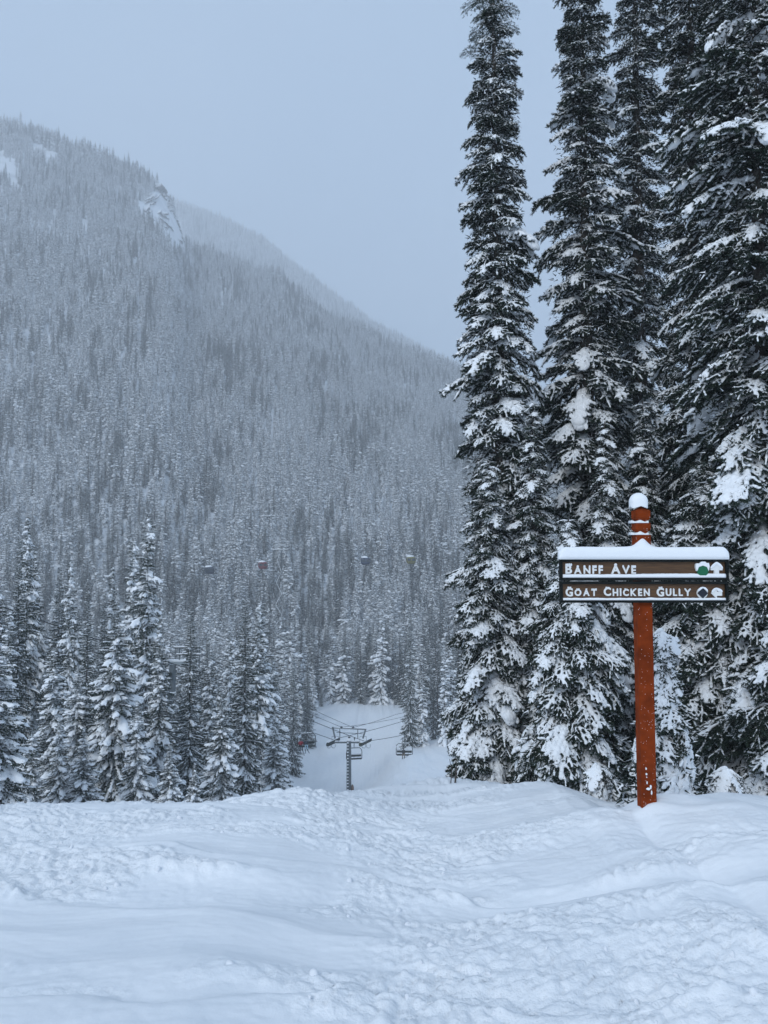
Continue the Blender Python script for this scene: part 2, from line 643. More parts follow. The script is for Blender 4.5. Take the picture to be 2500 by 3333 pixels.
# near boughs, three loads each
print('boughs')
NEAR = {}
k = 100
for cls, (load, heavy, n) in {'sparse': (.75, .60, 4), 'medium': (.95, .80, 6), 'heavy': (1.0, 1.08, 5), 'laden': (1.0, 2.0, 3), 'bare': (0.0, .5, 3)}.items():
    NEAR[cls] = []
    for i in range(n):
        k += 1
        dr = {'sparse': .28, 'medium': .38, 'heavy': .48, 'laden': .62, 'bare': .55}[cls] * (1 + .15 * math.sin(k * 2.3))
        (nv, nf, fr_), (sv, sf) = bough(k, ntw=17, load=load, heavy=heavy, droop=dr, needles=36 if cls != 'bare' else 7, voxel=.012, width=.40, frost_p=.03, nlen=.058)
        t = np.linspace(0, 1, 8)
        wv, wf = cyl(np.stack([t, 0 * t, .10 * t - dr * t ** 1.9 - .004], 1), .014 * (1.05 - t))
        V = np.concatenate([nv, wv]); F = [nf, wf + len(nv)]
        me_n = mesh_np('branch', V, F, [M_needle, M_bark, M_snow], list(fr_ * 2) + [1] * len(wf), smooth=False)
        me_s = mesh_np('branch_snow', sv, [sf], [M_snow]) if len(sv) else None
        NEAR[cls].append((me_n, me_s))


def tree_plan(rng, height, radius, n, p=.6, ragged=.3, bare_top=0.0, loadf=None, tipangle=(.45, -.55), minr=.12):
    """List of (z, azimuth, length, pitch, load class) for the boughs of a conifer."""
    out = []
    lump = rng.uniform(0, 6.28, 5)
    for i in range(n):
        h = (i + rng.rand()) / n
        h = h ** 1.08
        h = min(.995, max(0.0, h * .99 + .008))
        az = i * 2.399963 + rng.uniform(-.5, .5)
        r = radius * max(0.0, 1 - h) ** p
        r *= 1 + ragged * .55 * math.sin(h * 21 + lump[0] + 1.3 * math.sin(az + lump[1])) * math.sin(2 * az + lump[2] + h * 9) + rng.uniform(-ragged, ragged) * .8
        r = max(minr, r * (1 - .38 * rng.rand() ** 2))
        pt = tipangle[1] + (tipangle[0] - tipangle[1]) * h ** 1.3 + rng.uniform(-.15, .15)
        out.append((h * height, az, r, pt, h))
    return out


LABELED = []


def near_tree(label, px, D, top_py, radius, nb, seed, p=.6, ragged=.35, load=(.25, .5), base_shift=-.25, lean=0.0, group=None, name='snowy_fir', tip=(.35, -.36), thick=1.08, laden=0.0, bare=2.0):
    """A tree close enough that every branch is an object of its own."""
    rng = np.random.RandomState(seed)
    x = az_of(px) * D
    zb = Hs(x, D) + base_shift
    ztop = at(px, top_py, D).z
    Ht = ztop - zb
    root = thing(name, label, 'tree', (x, D, zb), 0, group)
    t = np.linspace(0, 1, 14)
    tr = .011 * Ht + .03
    V, F = cyl(np.stack([lean * t * t, 0 * t, t * Ht], 1), tr * (1.02 - t) + .004, 10)
    link('trunk', mesh_np('trunk', V, [F], [M_bark]), root)
    # shadowy inner twigs close to the trunk
    n = int(Ht * 1300)
    h = rng.rand(n) ** 1.1 * .97
    h = h[(h < bare) | (rng.rand(n) < .45)]
    n = len(h)
    az = rng.rand(n) * 6.283
    rr = radius * (1 - h) ** p * rng.uniform(.05, .78, n)
    P = np.stack([np.cos(az) * rr + lean * h * h, np.sin(az) * rr, h * Ht], 1)
    Dn = np.stack([np.cos(az), np.sin(az), rng.uniform(-.9, .3, n)], 1) + rng.normal(size=(n, 3)) * .5
    Dn /= np.linalg.norm(Dn, axis=1)[:, None]
    W = np.cross(Dn, rng.normal(size=(n, 3))); W /= np.linalg.norm(W, axis=1)[:, None]
    Ln = rng.uniform(.05, .17, n) * min(1.0, radius) * (.35 + .65 * (1 - h) ** .5)
    v = np.empty((n, 3, 3)); v[:, 0] = P - W * .013; v[:, 1] = P + W * .013; v[:, 2] = P + Dn * Ln[:, None]
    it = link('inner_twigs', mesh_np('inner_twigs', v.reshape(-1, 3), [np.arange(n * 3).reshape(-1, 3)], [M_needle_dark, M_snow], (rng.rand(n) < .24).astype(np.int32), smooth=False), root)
    it['kind'] = 'stuff'
    plan = tree_plan(rng, Ht, radius, nb, p, ragged, tipangle=tip)
    for (z, az, r, pt, h) in plan:
        u = rng.rand()
        heavy = load[1] * (1 - .15 * h); sparse = load[0]
        cls = 'heavy' if u < heavy * .6 else ('sparse' if u > 1 - sparse else 'medium')
        if rng.rand() < .07 and .32 < h < .93:                     # a few boughs reach out of the outline
            r *= 1.33; cls = 'heavy'
        if rng.rand() < laden:
            cls = 'laden'
        if h > bare and rng.rand() < .75:
            cls = 'bare'; r *= 1.15
        me_n, me_s = NEAR[cls][rng.randint(len(NEAR[cls]))]
        b = bpy.data.objects.new('branch', me_n)
        COL.objects.link(b)
        b.parent = root
        yz = (r ** .60) * 1.0 * thick
        fl = -1 if rng.rand() < .5 else 1
        M = Matrix.Translation((lean * h * h + math.cos(az) * .02, math.sin(az) * .02, z)) @ Matrix.Rotation(az, 4, 'Z') @ Matrix.Rotation(-pt, 4, 'Y') @ Matrix.Rotation(rng.uniform(-.3, .3), 4, 'X') @ Matrix.Diagonal((r, yz * fl, yz, 1))
        b.matrix_local = M
        if me_s is not None:
            s = bpy.data.objects.new('snow', me_s)
            COL.objects.link(s)
            s.parent = b
    # leader tip of snow
    return root


# low-poly boughs for the middle distance
def lod_boughs(tag, n, ntw, needles, voxel, nlen, nwid, sub, loads=((.55, .8), (.9, 1.15), (1.0, 1.6))):
    out = []
    for i in range(n):
        ld, hv = loads[i % len(loads)]
        out.append(bough(1000 + tag * 50 + i, ntw=ntw, load=ld, heavy=hv, droop=.16 + .08 * (i % 3), needles=needles, voxel=voxel, nlen=nlen, nwid=nwid, sub=sub, frost_p=.04 if tag == 1 else .10))
    return out


print('lods')
MIDB = lod_boughs(1, 9, 11, 5, .030, .085, .016, False, loads=((.7, .95), (.95, 1.4), (1.0, 2.0)))
FARS = lod_boughs(3, 6, 6, 1.3, .07, .17, .045, False, loads=((.35, 1.2), (.55, 1.6), (.6, 1.8)))
FARB = lod_boughs(2, 9, 6, 1.3, .07, .17, .045, False, loads=((.8, 1.8), (1.0, 2.5), (1.0, 3.2)))


def bake_tree(B, seed, Ht, radius, nb, p, ragged, tip=(.45, -.5), bias=1.0, sparse_to=1.0, gap=0.0):
    """Crown of one tree as arrays: needles and snow."""
    rng = np.random.RandomState(seed)
    plan = tree_plan(rng, Ht, radius, nb, p, ragged, tipangle=tip)
    NV = []; NF = []; SV = []; SF = []; NM = []; no = 0; so = 0
    for (z, az, r, pt, h) in plan:
        if gap and math.sin(h * 17 + seed) * math.sin(az * 1.0 + h * 5) > 1 - gap:
            continue
        i = rng.randint(len(B))
        if rng.rand() < h * .8 * sparse_to:
            i = (i // 3) * 3
        (nv, nf, fr_), (sv, sf) = B[i]
        NM.append(fr_)
        yz = r ** .62 * .95 * bias
        fl = -1 if rng.rand() < .5 else 1
        M = np.array(Matrix.Translation((0, 0, z)) @ Matrix.Rotation(az, 4, 'Z') @ Matrix.Rotation(-pt, 4, 'Y') @ Matrix.Rotation(rng.uniform(-.3, .3), 4, 'X') @ Matrix.Diagonal((r, yz * fl, yz, 1)))
        NV.append(nv @ M[:3, :3].T + M[:3, 3]); NF.append(nf + no); no += len(nv)
        if len(sv):
            SV.append(sv @ M[:3, :3].T + M[:3, 3])
            SF.append((sf[:, ::-1] if fl < 0 else sf) + so); so += len(sv)
    return np.concatenate(NV), np.concatenate(NF), np.concatenate(SV), np.concatenate(SF), np.concatenate(NM)


print('protos')
MID = []                                                     # crown, snow and trunk meshes, each for a tree 10 m tall
for i, (rad, nb, p, rg) in enumerate([(1.15, 250, .62, .45), (1.5, 250, .75, .4), (.85, 230, .5, .5), (1.9, 270, .85, .35), (1.0, 200, .45, .6), (1.3, 240, .7, .5), (.80, 330, .55, .35), (.95, 340, .62, .4)]):
    nv, nf, sv, sf, nm = bake_tree(MIDB if i < 6 else [MIDB[q] for q in (0, 1, 3, 0, 6, 3)], 300 + i, 10, rad, int(nb * 1.35), p, rg, tip=(.4, -.30), bias=1.15 if i < 6 else .95, sparse_to=.6, gap=.10 if i in (2, 4) else 0)
    t = np.linspace(0, 1, 8)
    tv, tf = cyl(np.stack([0 * t, 0 * t, t * 10], 1), .075 * (1.02 - t), 8)
    MID.append((mesh_np('crown', nv, [nf], [M_needle, M_snow], nm, smooth=False), mesh_np('snow', sv, [sf], [M_snow]), mesh_np('trunk', tv, [tf], [M_bark])))
    print('mid', i, len(nf), len(sf))
FAR = []                                                     # one mesh each, 10 m tall
for i, (rad, nb, p, rg) in enumerate([(1.15, 80, .6, .4), (1.4, 90, .72, .4), (.95, 75, .5, .45), (1.25, 85, .65, .5), (1.05, 80, .8, .4)]):
    nv, nf, sv, sf, nm = bake_tree(FARS if i > 2 else FARB, 400 + i, 10, rad, int(nb * 1.6), p, rg, bias=1.0, tip=(.5, -.3))
    t = np.linspace(0, 1, 5)
    tv, tf = cyl(np.stack([0 * t, 0 * t, t * 10], 1), .16 * (1.02 - t), 5)
    V = np.concatenate([nv, sv, tv]); F = [nf, sf + len(nv), tf + len(nv) + len(sv)]
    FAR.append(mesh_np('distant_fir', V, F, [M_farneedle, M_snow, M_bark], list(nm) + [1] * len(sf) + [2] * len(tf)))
    print('far', i, len(nf), len(sf))


def mid_tree(label, px, D, top_py, kind, width=1.0, seed=0, group=None, base=-.5):
    x = az_of(px) * D
    zb = Hs(x, D) + base
    Ht = at(px, top_py, D).z - zb
    root = thing('snowy_fir', label, 'tree', (x, D, zb), seed * 1.7 + px * .13, group)
    c, s, t = MID[kind]
    sc = (width, width, Ht / 10)
    for nm, me in (('trunk', t), ('crown', c), ('snow', s)):
        o = link(nm, me, root)
        o.scale = sc
    return root


# ------------------------------------------------------------------ the tall firs on the right
print('near trees')
near_tree('tallest narrow fir with bare wispy top, leftmost of the big firs', 1630, 15.0, -230, 1.08, 300, 11, p=.40, ragged=.32, load=(.18, .85), lean=-.1, laden=.04, bare=.845)
near_tree('tall fir above the left end of the sign, second big fir from the left', 1915, 16.0, -330, 1.28, 300, 12, p=.42, ragged=.40, load=(.15, .85), laden=.04)
near_tree('tall dark fir partly hidden, directly right of and behind the second big fir', 2090, 17.5, -420, 1.18, 300, 13, p=.42, ragged=.36, load=(.3, .5))
near_tree('dark fir with little snow behind the huge fir at the right edge', 2275, 14.5, -560, 1.0, 290, 14, p=.42, ragged=.34, load=(.5, .2))
near_tree('huge dark green fir at the right edge with thick snow clumps on its tips', 2490, 11.3, -620, 1.5, 300, 15, p=.42, ragged=.35, load=(.2, .85), thick=1.0, laden=.06)
near_tree('dark fir filling the space between the post top and the huge right-edge fir', 2405, 13.4, -480, 1.2, 280, 27, p=.45, ragged=.4, load=(.3, .6), laden=.03)
near_tree('small fir with a pointed snowy top rising above the left half of the sign', 1972, 13.2, 1372, .95, 190, 16, p=.75, ragged=.3, load=(.18, .7), laden=.05)
near_tree('slim young fir in front of the leftmost big fir, its top halfway up it', 1738, 13.3, 1310, .82, 220, 17, p=.62, ragged=.35, load=(.2, .65), laden=.03)
near_tree('slim fir whose thin tip shows just above and left of the sign post cap', 2098, 13.6, 1305, .9, 200, 18, p=.7, ragged=.3, load=(.3, .4))
near_tree('broad fir with heavily laden drooping branches to the left of the sign post', 1850, 11.4, 1690, 1.15, 230, 19, p=.7, ragged=.4, load=(.15, .8), tip=(.2, -.5), laden=.08)
near_tree('wide low fir filling the left foot of the right-hand tree group beside the run', 1590, 13.2, 1500, .86, 230, 20, p=.5, ragged=.35, load=(.18, .7), laden=.05)
near_tree('dark broad fir behind the sign, right of the post, with thin snowy twigs', 2290, 11.8, 1500, 1.25, 230, 21, p=.6, ragged=.4, load=(.4, .45), laden=.03)
near_tree('little fir smothered in thick snow directly behind the sign post', 2150, 8.3, 2060, .66, 110, 22, p=.85, ragged=.3, load=(.0, 1.3), tip=(.15, -.75), name='snowy_sapling', thick=1.35, base_shift=-.1, laden=.4)
near_tree('fir at the lower right corner of the tree group, cut by the photo edge', 2600, 10.2, 1750, 1.0, 150, 23, p=.6, ragged=.35, load=(.35, .5))
near_tree('tiny snow-covered sapling standing at the foot of the leftmost big firs', 1728, 11.6, 2415, .25, 40, 24, p=.8, load=(.0, 1.4), tip=(.3, -.5), name='snowy_sapling', thick=1.4, base_shift=-.05, laden=.7)
near_tree('tiny snow-covered sapling left of the post base at the drift edge', 1938, 9.0, 2500, .22, 36, 25, p=.8, load=(.0, 1.4), tip=(.3, -.5), name='snowy_sapling', thick=1.4, base_shift=-.05, laden=.7)
near_tree('tiny snow-covered sapling right of the post in front of the dark fir', 2348, 8.6, 2515, .22, 36, 26, p=.8, load=(.0, 1.4), tip=(.3, -.5), name='snowy_sapling', thick=1.4, base_shift=-.05, laden=.7)

# ------------------------------------------------------------------ the trees behind the edge on the left
print('mid trees')
LEFT = [
    ('tallest fir of the left group, its lumpy snowy crown rising to a narrow point', 482, 42, 1669, 2, 1.4),
    ('slightly shorter fir touching the left side of the tallest left-group fir', 436, 44, 1750, 4, 1.0),
    ('tall spire-topped fir near the left edge, thin bristly tip', 92, 46, 1680, 0, 1.15),
    ('narrow dark-topped fir just left of the tall spire near the left edge', 66, 43, 1752, 7, 1.0),
    ('dense fir standing close on the right of the tall spire near the left edge', 116, 49, 1790, 1, 1.0),
    ('spindly fir with its bare trunk showing, between the two tallest left groups', 232, 43, 1821, 4, .72),
    ('thin fir with a round snow knob on its tip, left of the tallest pair', 368, 46, 1830, 2, .8),
    ('dark narrow fir with whorled branches, second spire left of the tallest pair', 290, 38, 1905, 6, .9),
    ('slender dark fir squeezed behind the broad open fir of the left group', 345, 45, 1930, 6, .8),
    ('broad open fir in the middle of the left group with a dark snowless trunk side', 384, 29, 1955, 3, .98),
    ('dark slim fir standing alone to the right of the tallest left-group fir', 624, 34, 1984, 6, 1.05),
    ('tall dark fir second from the right end of the left front row', 801, 38, 1950, 6, 1.25),
    ('grey snowy fir looking out behind the right shoulder of the tall dark fir', 850, 50, 2020, 1, 1.0),
    ('small pointed fir in the gap between the two slim dark firs', 727, 30, 2232, 1, .62),
    ('fir with evenly layered snow shelves right beneath the tallest fir', 525, 33, 2030, 0, .92),
    ('tiny young fir at the snow edge, below the lone slim dark fir', 641, 24, 2484, 1, .30),
    ('shaggy fir with drooping branches left of the broad open fir', 186, 32, 2110, 5, 1.0),
    ('fir with big white snow pads between the shaggy fir and the broad open fir', 262, 29, 2180, 5, .85),
    ('large snow-heaped fir cut off by the left edge of the photo', -8, 22, 2045, 3, .80),
    ('hazy fir rising behind the snow-heaped fir at the left edge', -2, 42, 1880, 0, 1.2),
    ('slim fir between the left-edge fir and the tall spire', 36, 36, 1980, 2, .9),
    ('low brownish thinly snowed fir near the snow edge at the left', 118, 27, 2390, 4, .65),
    ('low snowy fir at the snow edge in front of the shaggy fir', 205, 25, 2330, 5, .50),
    ('low fir hugging the left foot of the broad open fir', 285, 25, 2370, 1, .52),
    ('snowy fir at the right end of the left front row', 897, 40, 2330, 1, .75),
    ('second-row fir leaning into the gap right of the lone slim dark fir', 690, 52, 2110, 0, 1.0),
    ('narrow second-row fir behind the small pointed fir', 752, 56, 2060, 2, 1.0),
    ('bushy second-row fir behind the layered fir, left of the far lift tower', 575, 50, 2250, 1, .9),
    ('fir with a forked thin crown between spindly fir and dark whorled fir', 258, 47, 1980, 5, .9),
    ('low snow-padded fir between the layered fir and the broad open fir', 455, 26, 2280, 5, .52),
    ('small dense fir at the snow edge left of the layered fir', 560, 26, 2420, 1, .42),
]
for i, (lb, px, D, top, kd, w) in enumerate(LEFT):
    mid_tree(lb, px, D, top, kd, w * 1.0, i, 'firs just behind the snow edge on the left')

RUN = [
    ('fir ending the left tree wall where the snow drops to the run', 893, 62, 2150, 0, 1.0),
    ('fir standing behind the red-jacketed rider on the left of the run', 958, 128, 2130, 1, 1.5),
    ('last fir of the left tree wall, just above the pair on the chair', 1003, 150, 2185, 1, 1.7),
    ('dense conical fir at the far end of the run, left of the lift tower top', 1016, 203, 2015, 1, 1.9),
    ('broad fir standing forward at the centre of the far end of the run', 1124, 200, 2032, 3, 1.35),
    ('pair-topped slim fir at the right part of the far end of the run', 1212, 204, 2060, 0, 1.6),
    ('narrow grey fir between the central fir and the slim one at the run end', 1168, 212, 2040, 2, 1.8),
    ('narrow fir left of the broad central fir at the run end', 1068, 210, 2040, 2, 1.8),
    ('fir at the far right end of the run beside the lone tall fir', 1262, 212, 2030, 0, 1.7),
    ('tall lone dense fir on the right side of the run above the right-hand chair', 1334, 128, 1990, 0, 1.45),
    ('fir standing behind and right of the tall lone fir beside the run', 1392, 150, 2050, 0, 1.5),
    ('fir in the right tree wall halfway between the lone fir and the big firs', 1432, 142, 2085, 1, 1.25),
    ('fir in the right tree wall closest to the big foreground firs', 1474, 138, 2050, 0, 1.4),
    ('low young fir at the foot of the far trees, left end of the run end', 1048, 196, 2235, 1, .55),
    ('low young fir at the foot of the far trees, right of the broad central fir', 1188, 197, 2225, 1, .6),
]
for i, (lb, px, D, top, kd, w) in enumerate(RUN):
    mid_tree(lb, px, D, top, 6 + i % 2 if D > 100 else kd, w * 1.25, i + 50, 'firs lining the ski run in the valley', base=-.3)

# ------------------------------------------------------------------ the forest belt and the wooded mountainside
print('forest')
rng = np.random.RandomState(5)


def jitter_grid(x0, x1, y0, y1, s):
    xs = np.arange(x0, x1, s); ys = np.arange(y0, y1, s)
    A, B = np.meshgrid(xs, ys)
    A = A + rng.uniform(-.48, .48, A.shape) * s
    B = B + rng.uniform(-.48, .48, B.shape) * s
    return A.ravel(), B.ravel()


def left_bound(D):
    return np.interp(D, [0, 50, 80, 115, 140, 162, 196, 197.5, 5000], [900, 900, 925, 950, 980, 1028, 1040, 9999, 9999])


bx, by = jitter_grid(-190, 130, 48, 292, 4.3)
ppx = 1250 + bx / by * FPX
lb_ = left_bound(by)
rb_ = np.interp(by, [0, 124, 126, 150, 185, 198, 199, 5000], [1700, 1700, 1345, 1330, 1300, 1290, -9999, -9999])
keep = ((ppx < lb_ - 12 - np.clip(110 - by, 0, 40)) | (ppx > rb_ + 14) | (by > 200)) & (ppx > -420) & (ppx < 2100)
keep &= ~((by < 82) & (ppx > 528) & (ppx < 655))              # view of the lift tower among the trees
keep &= ~((ppx > 1500) & (by < 110))
bx, by = bx[keep], by[keep]
o = np.argsort(by)
bx, by = bx[o], by[o]
bh = rng.uniform(10.5, 17.5, len(bx)) * (1 - .25 * (rng.rand(len(bx)) < .25))
bz = H(bx, by) - .3
bpx, btop = px_of(bx, by, bz + bh)
indiv = np.where((bpx > -60) & (bpx < 1530))[0][:238]
cnt = 0
for j in indiv:
    p = bpx[j]
    if by[j] > 198:
        lab, gr = 'snowy fir in the dense dark stand closing off the far end of the run', 'firs closing off the far end of the run'
    elif p < 1200:
        where = ('the tall spire near the left edge', 'the spindly fir and the dark whorled fir', 'the tallest lumpy fir of the left group', 'the lone slim dark fir right of the tallest',
                 'the tall dark fir second from the right', 'the riders on the left chair')[int(np.searchsorted([150, 330, 540, 715, 880], p))]
        lab, gr = 'dusted fir in the wood behind ' + where, 'firs in the wood behind ' + where
    else:
        lab, gr = 'snow-dusted fir in the wood right of the run, beyond the lone tall fir', 'firs in the wood right of the run'
    me = FAR[rng.randint(5)]
    if by[j] < 105:
        root = thing('snowy_fir', lab, 'tree', (bx[j], by[j], bz[j]), rng.uniform(0, 6.28), gr)
        k = rng.choice([0, 1, 2, 4, 6, 7])
        for nm, m2 in (('trunk', MID[k][2]), ('crown', MID[k][0]), ('snow', MID[k][1])):
            oo = link(nm, m2, root)
            oo.scale = (bh[j] / 12, bh[j] / 12, bh[j] / 10)
    else:
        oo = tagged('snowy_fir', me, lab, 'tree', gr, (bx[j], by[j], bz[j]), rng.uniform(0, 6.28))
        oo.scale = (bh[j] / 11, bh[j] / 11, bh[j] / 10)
rest = np.setdiff1d(np.arange(len(bx)), indiv)

CLEAR = [  # bare snow patches of the mountainside, as seen: centre px, centre py, half width, half height
    (40, 556, 18, 40), (5, 522, 18, 34), (125, 478, 30, 12), (525, 640, 34, 34), (470, 680, 34, 24), (525, 700, 44, 34), (560, 745, 34, 34), (585, 785, 22, 30),
    (88, 1115, 14, 26), (26, 1180, 8, 34), (150, 1085, 12, 24), (40, 1110, 14, 24), (165, 500, 22, 18)]


def clear_mask(px, py):
    m = np.zeros(px.shape, bool)
    px = px + 14 * gradn(px / 22, py / 30, 5); py = py + 16 * gradn(px / 25, py / 25, 6)
    for (cx, cy, hw, hh) in CLEAR:
        hh2 = hh + 10
        m |= ((px - cx) / hw) ** 2 + ((py - cy - 14) / hh2) ** 2 < 1
    return m


def slope_points(y0, y1, s, amax):
    fx, fy = jitter_grid(-amax * y1, amax * y1, y0, y1, s)
    a = fx / fy
    k = (a > -.68) & (a < .42)
    fx, fy = fx[k], fy[k]
    fz = H(fx, fy) - .3
    p, q = px_of(fx, fy, fz)
    k = ~clear_mask(p, q) 
    return fx[k], fy[k], fz[k]


f1 = slope_points(285, 560, 3.9, .7)
f2 = slope_points(560, 925, 4.7, .7)
f3 = slope_points(1500, 1930, 6.6, .7)
fx = np.concatenate([bx[rest], f1[0], f2[0], f3[0]])
fy = np.concatenate([by[rest], f1[1], f2[1], f3[1]])
fz = np.concatenate([bz[rest], f1[2], f2[2], f3[2]])
n = len(fx)
fh = np.concatenate([bh[rest], rng.uniform(8.5, 17.5, n - len(rest))])
fh *= np.where(rng.rand(n) < .08, 1.2, 1.0) * (1 + .30 * fbm(fx / 45, fy / 60, 88, 2)) * (1 + .3 * sstep(840, 900, fy)) * (1 + .25 * sstep(1400, 1500, fy))
print('forest points', n)

fm = bpy.data.meshes.new('forest')
fm.vertices.add(n)
fm.vertices.foreach_set('co', np.stack([fx, fy, fz], 1).astype(np.float32).ravel())
at_s = fm.attributes.new('tree_scale', 'FLOAT_VECTOR', 'POINT')
wd = fh / 10 * rng.uniform(.85, 1.45, n)
at_s.data.foreach_set('vector', np.stack([wd, wd, fh / 10], 1).astype(np.float32).ravel())
at_r = fm.attributes.new('tree_turn', 'FLOAT_VECTOR', 'POINT')
at_r.data.foreach_set('vector', np.stack([rng.normal(0, .025, n), rng.normal(0, .025, n), rng.uniform(0, 6.283, n)], 1).astype(np.float32).ravel())
at_k = fm.attributes.new('tree_kind', 'INT', 'POINT')
_sp = rng.rand(n) < np.clip(.30 + .9 * fbm(fx / 38, fy / 120, 66, 2), .05, .8)
at_k.data.foreach_set('value', np.where(_sp, rng.randint(3, 5, n), rng.randint(0, 3, n)).astype(np.int32))
forest = link('forest', fm, kind='stuff', label='dense snow-dusted conifer forest covering the mountainside', category='forest')
ng = bpy.data.node_groups.new('forest_nodes', 'GeometryNodeTree')
ng.interface.new_socket('Geometry', in_out='INPUT', socket_type='NodeSocketGeometry')
ng.interface.new_socket('Geometry', in_out='OUTPUT', socket_type='NodeSocketGeometry')
gi = ng.nodes.new('NodeGroupInput'); go = ng.nodes.new('NodeGroupOutput')
m2p = ng.nodes.new('GeometryNodeMeshToPoints')
ng.links.new(gi.outputs[0], m2p.inputs['Mesh'])
na_s = ng.nodes.new('GeometryNodeInputNamedAttribute'); na_s.data_type = 'FLOAT_VECTOR'; na_s.inputs[0].default_value = 'tree_scale'
na_r = ng.nodes.new('GeometryNodeInputNamedAttribute'); na_r.data_type = 'FLOAT_VECTOR'; na_r.inputs[0].default_value = 'tree_turn'
na_k = ng.nodes.new('GeometryNodeInputNamedAttribute'); na_k.data_type = 'INT'; na_k.inputs[0].default_value = 'tree_kind'
e2r = ng.nodes.new('FunctionNodeEulerToRotation')
ng.links.new(na_r.outputs[0], e2r.inputs[0])
join = ng.nodes.new('GeometryNodeJoinGeometry')
for k in range(5):
    proto = bpy.data.objects.new('distant_fir', FAR[k])       # mesh carrier for the instances, not placed in the scene
    oi = ng.nodes.new('GeometryNodeObjectInfo')
    oi.inputs['Object'].default_value = proto
    oi.inputs['As Instance'].default_value = True
    cmp_ = ng.nodes.new('FunctionNodeCompare'); cmp_.data_type = 'INT'; cmp_.operation = 'EQUAL'
    ng.links.new(na_k.outputs[0], cmp_.inputs[2]); cmp_.inputs[3].default_value = k
    ip = ng.nodes.new('GeometryNodeInstanceOnPoints')
    ng.links.new(m2p.outputs[0], ip.inputs['Points'])
    ng.links.new(cmp_.outputs[0], ip.inputs['Selection'])
    ng.links.new(oi.outputs['Geometry'], ip.inputs['Instance'])
    ng.links.new(e2r.outputs[0], ip.inputs['Rotation'])
    ng.links.new(na_s.outputs[0], ip.inputs['Scale'])
    ng.links.new(ip.outputs[0], join.inputs[0])
ng.links.new(join.outputs[0], go.inputs[0])
md = forest.modifiers.new('trees', 'NODES')
md.node_group = ng

# ------------------------------------------------------------------ the rock face on the ridge
print('cliff')
M_rock = bpy.data.materials.new('snowy_rock')
M_rock.use_nodes = True
nt = M_rock.node_tree
bs = nt.nodes['Principled BSDF']; bs.inputs['Roughness'].default_value = .9; bs.inputs['Specular IOR Level'].default_value = .1
geo = nt.nodes.new('ShaderNodeNewGeometry'); sep = nt.nodes.new('ShaderNodeSeparateXYZ')
nt.links.new(geo.outputs['Normal'], sep.inputs[0])
tc = nt.nodes.new('ShaderNodeTexCoord'); nz = nt.nodes.new('ShaderNodeTexNoise')
nz.inputs['Scale'].default_value = .12; nz.inputs['Detail'].default_value = 6
nt.links.new(tc.outputs['Object'], nz.inputs['Vector'])
ma = nt.nodes.new('ShaderNodeMath'); ma.operation = 'MULTIPLY_ADD'; ma.inputs[1].default_value = .9; ma.inputs[2].default_value = -.45
nt.links.new(nz.outputs['Fac'], ma.inputs[0])
ad = nt.nodes.new('ShaderNodeMath'); ad.operation = 'ADD'
nt.links.new(ma.outputs[0], ad.inputs[0]); nt.links.new(sep.outputs['Z'], ad.inputs[1])
rp = nt.nodes.new('ShaderNodeValToRGB')
rp.color_ramp.elements[0].position = .34; rp.color_ramp.elements[0].color = (.11, .10, .10, 1)
rp.color_ramp.elements[1].position = .46; rp.color_ramp.elements[1].color = (.86, .88, .90, 1)
nt.links.new(ad.outputs[0], rp.inputs[0]); nt.links.new(rp.outputs[0], bs.inputs['Base Color'])


def cast(px, py, Dmax=1100):
    """Distance at which the sight line through a pixel first meets the terrain."""
    t = tan_of(py)
    D = np.arange(280, Dmax, 2.0)
    x = az_of(px) * D
    z = EYE + t * D
    hit = H(x, D) > z
    return float(D[np.argmax(hit)]) if hit.any() else None


def rock_face(cols, rows, left, right, top, bot, seed, off):
    V = []
    last = 880
    for j in range(rows + 1):
        v = j / rows
        py = top + (bot - top) * v
        l = np.interp(v, *left); r = np.interp(v, *right)
        for i in range(cols + 1):
            u = i / cols
            px = l + (r - l) * u
            D = cast(px, py, 903)
            if D is None:
                D = last
            last = D
            e = math.sin(math.pi * min(1, max(0, u))) ** .5 * math.sin(math.pi * min(1, max(0, v))) ** .5
            st = v * 13 + u * 4.5
            saw = (st - math.floor(st))
            nn = float(fbm(np.array([u * 5.]), np.array([v * 8.]), seed, 4)[0])
            D -= e * (off + 14 * saw + 30 * nn)
            V.append(tuple(at(px + 26 * nn * (1 - u), py, D)))
    F = []
    w = cols + 1
    for j in range(rows):
        for i in range(cols):
            F.append((j * w + i, (j + 1) * w + i, (j + 1) * w + i + 1, j * w + i + 1))
    # closed at the back so that it is a solid body of rock
    nV = len(V)
    ring = [i for i in range(w)] + [(j) * w + cols for j in range(1, rows + 1)] + [rows * w + i for i in range(cols - 1, -1, -1)] + [j * w for j in range(rows - 1, 0, -1)]
    for idx in ring:
        p = V[idx]
        V.append((p[0], p[1] + 25, p[2] - 12))
    L = len(ring)
    for i in range(L):
        F.append((ring[i], ring[(i + 1) % L], nV + (i + 1) % L, nV + i))
    F.append(tuple(nV + i for i in range(L)))
    me = bpy.data.meshes.new('cliff')
    me.from_pydata([tuple(v) for v in V], [], F)
    me.materials.append(M_rock)
    me.update()
    return me


me = rock_face(50, 80, ([0, .1, .27, .43, .58, .72, .88, 1], [512, 490, 438, 450, 508, 545, 586, 604]), ([0, .09, .34, .53, .95, 1], [526, 543, 560, 582, 610, 611]), 596, 828, 3, 6)
tagged('cliff', me, 'snow-plastered rock outcrop with dark ledges on the mountain ridge', 'cliff')

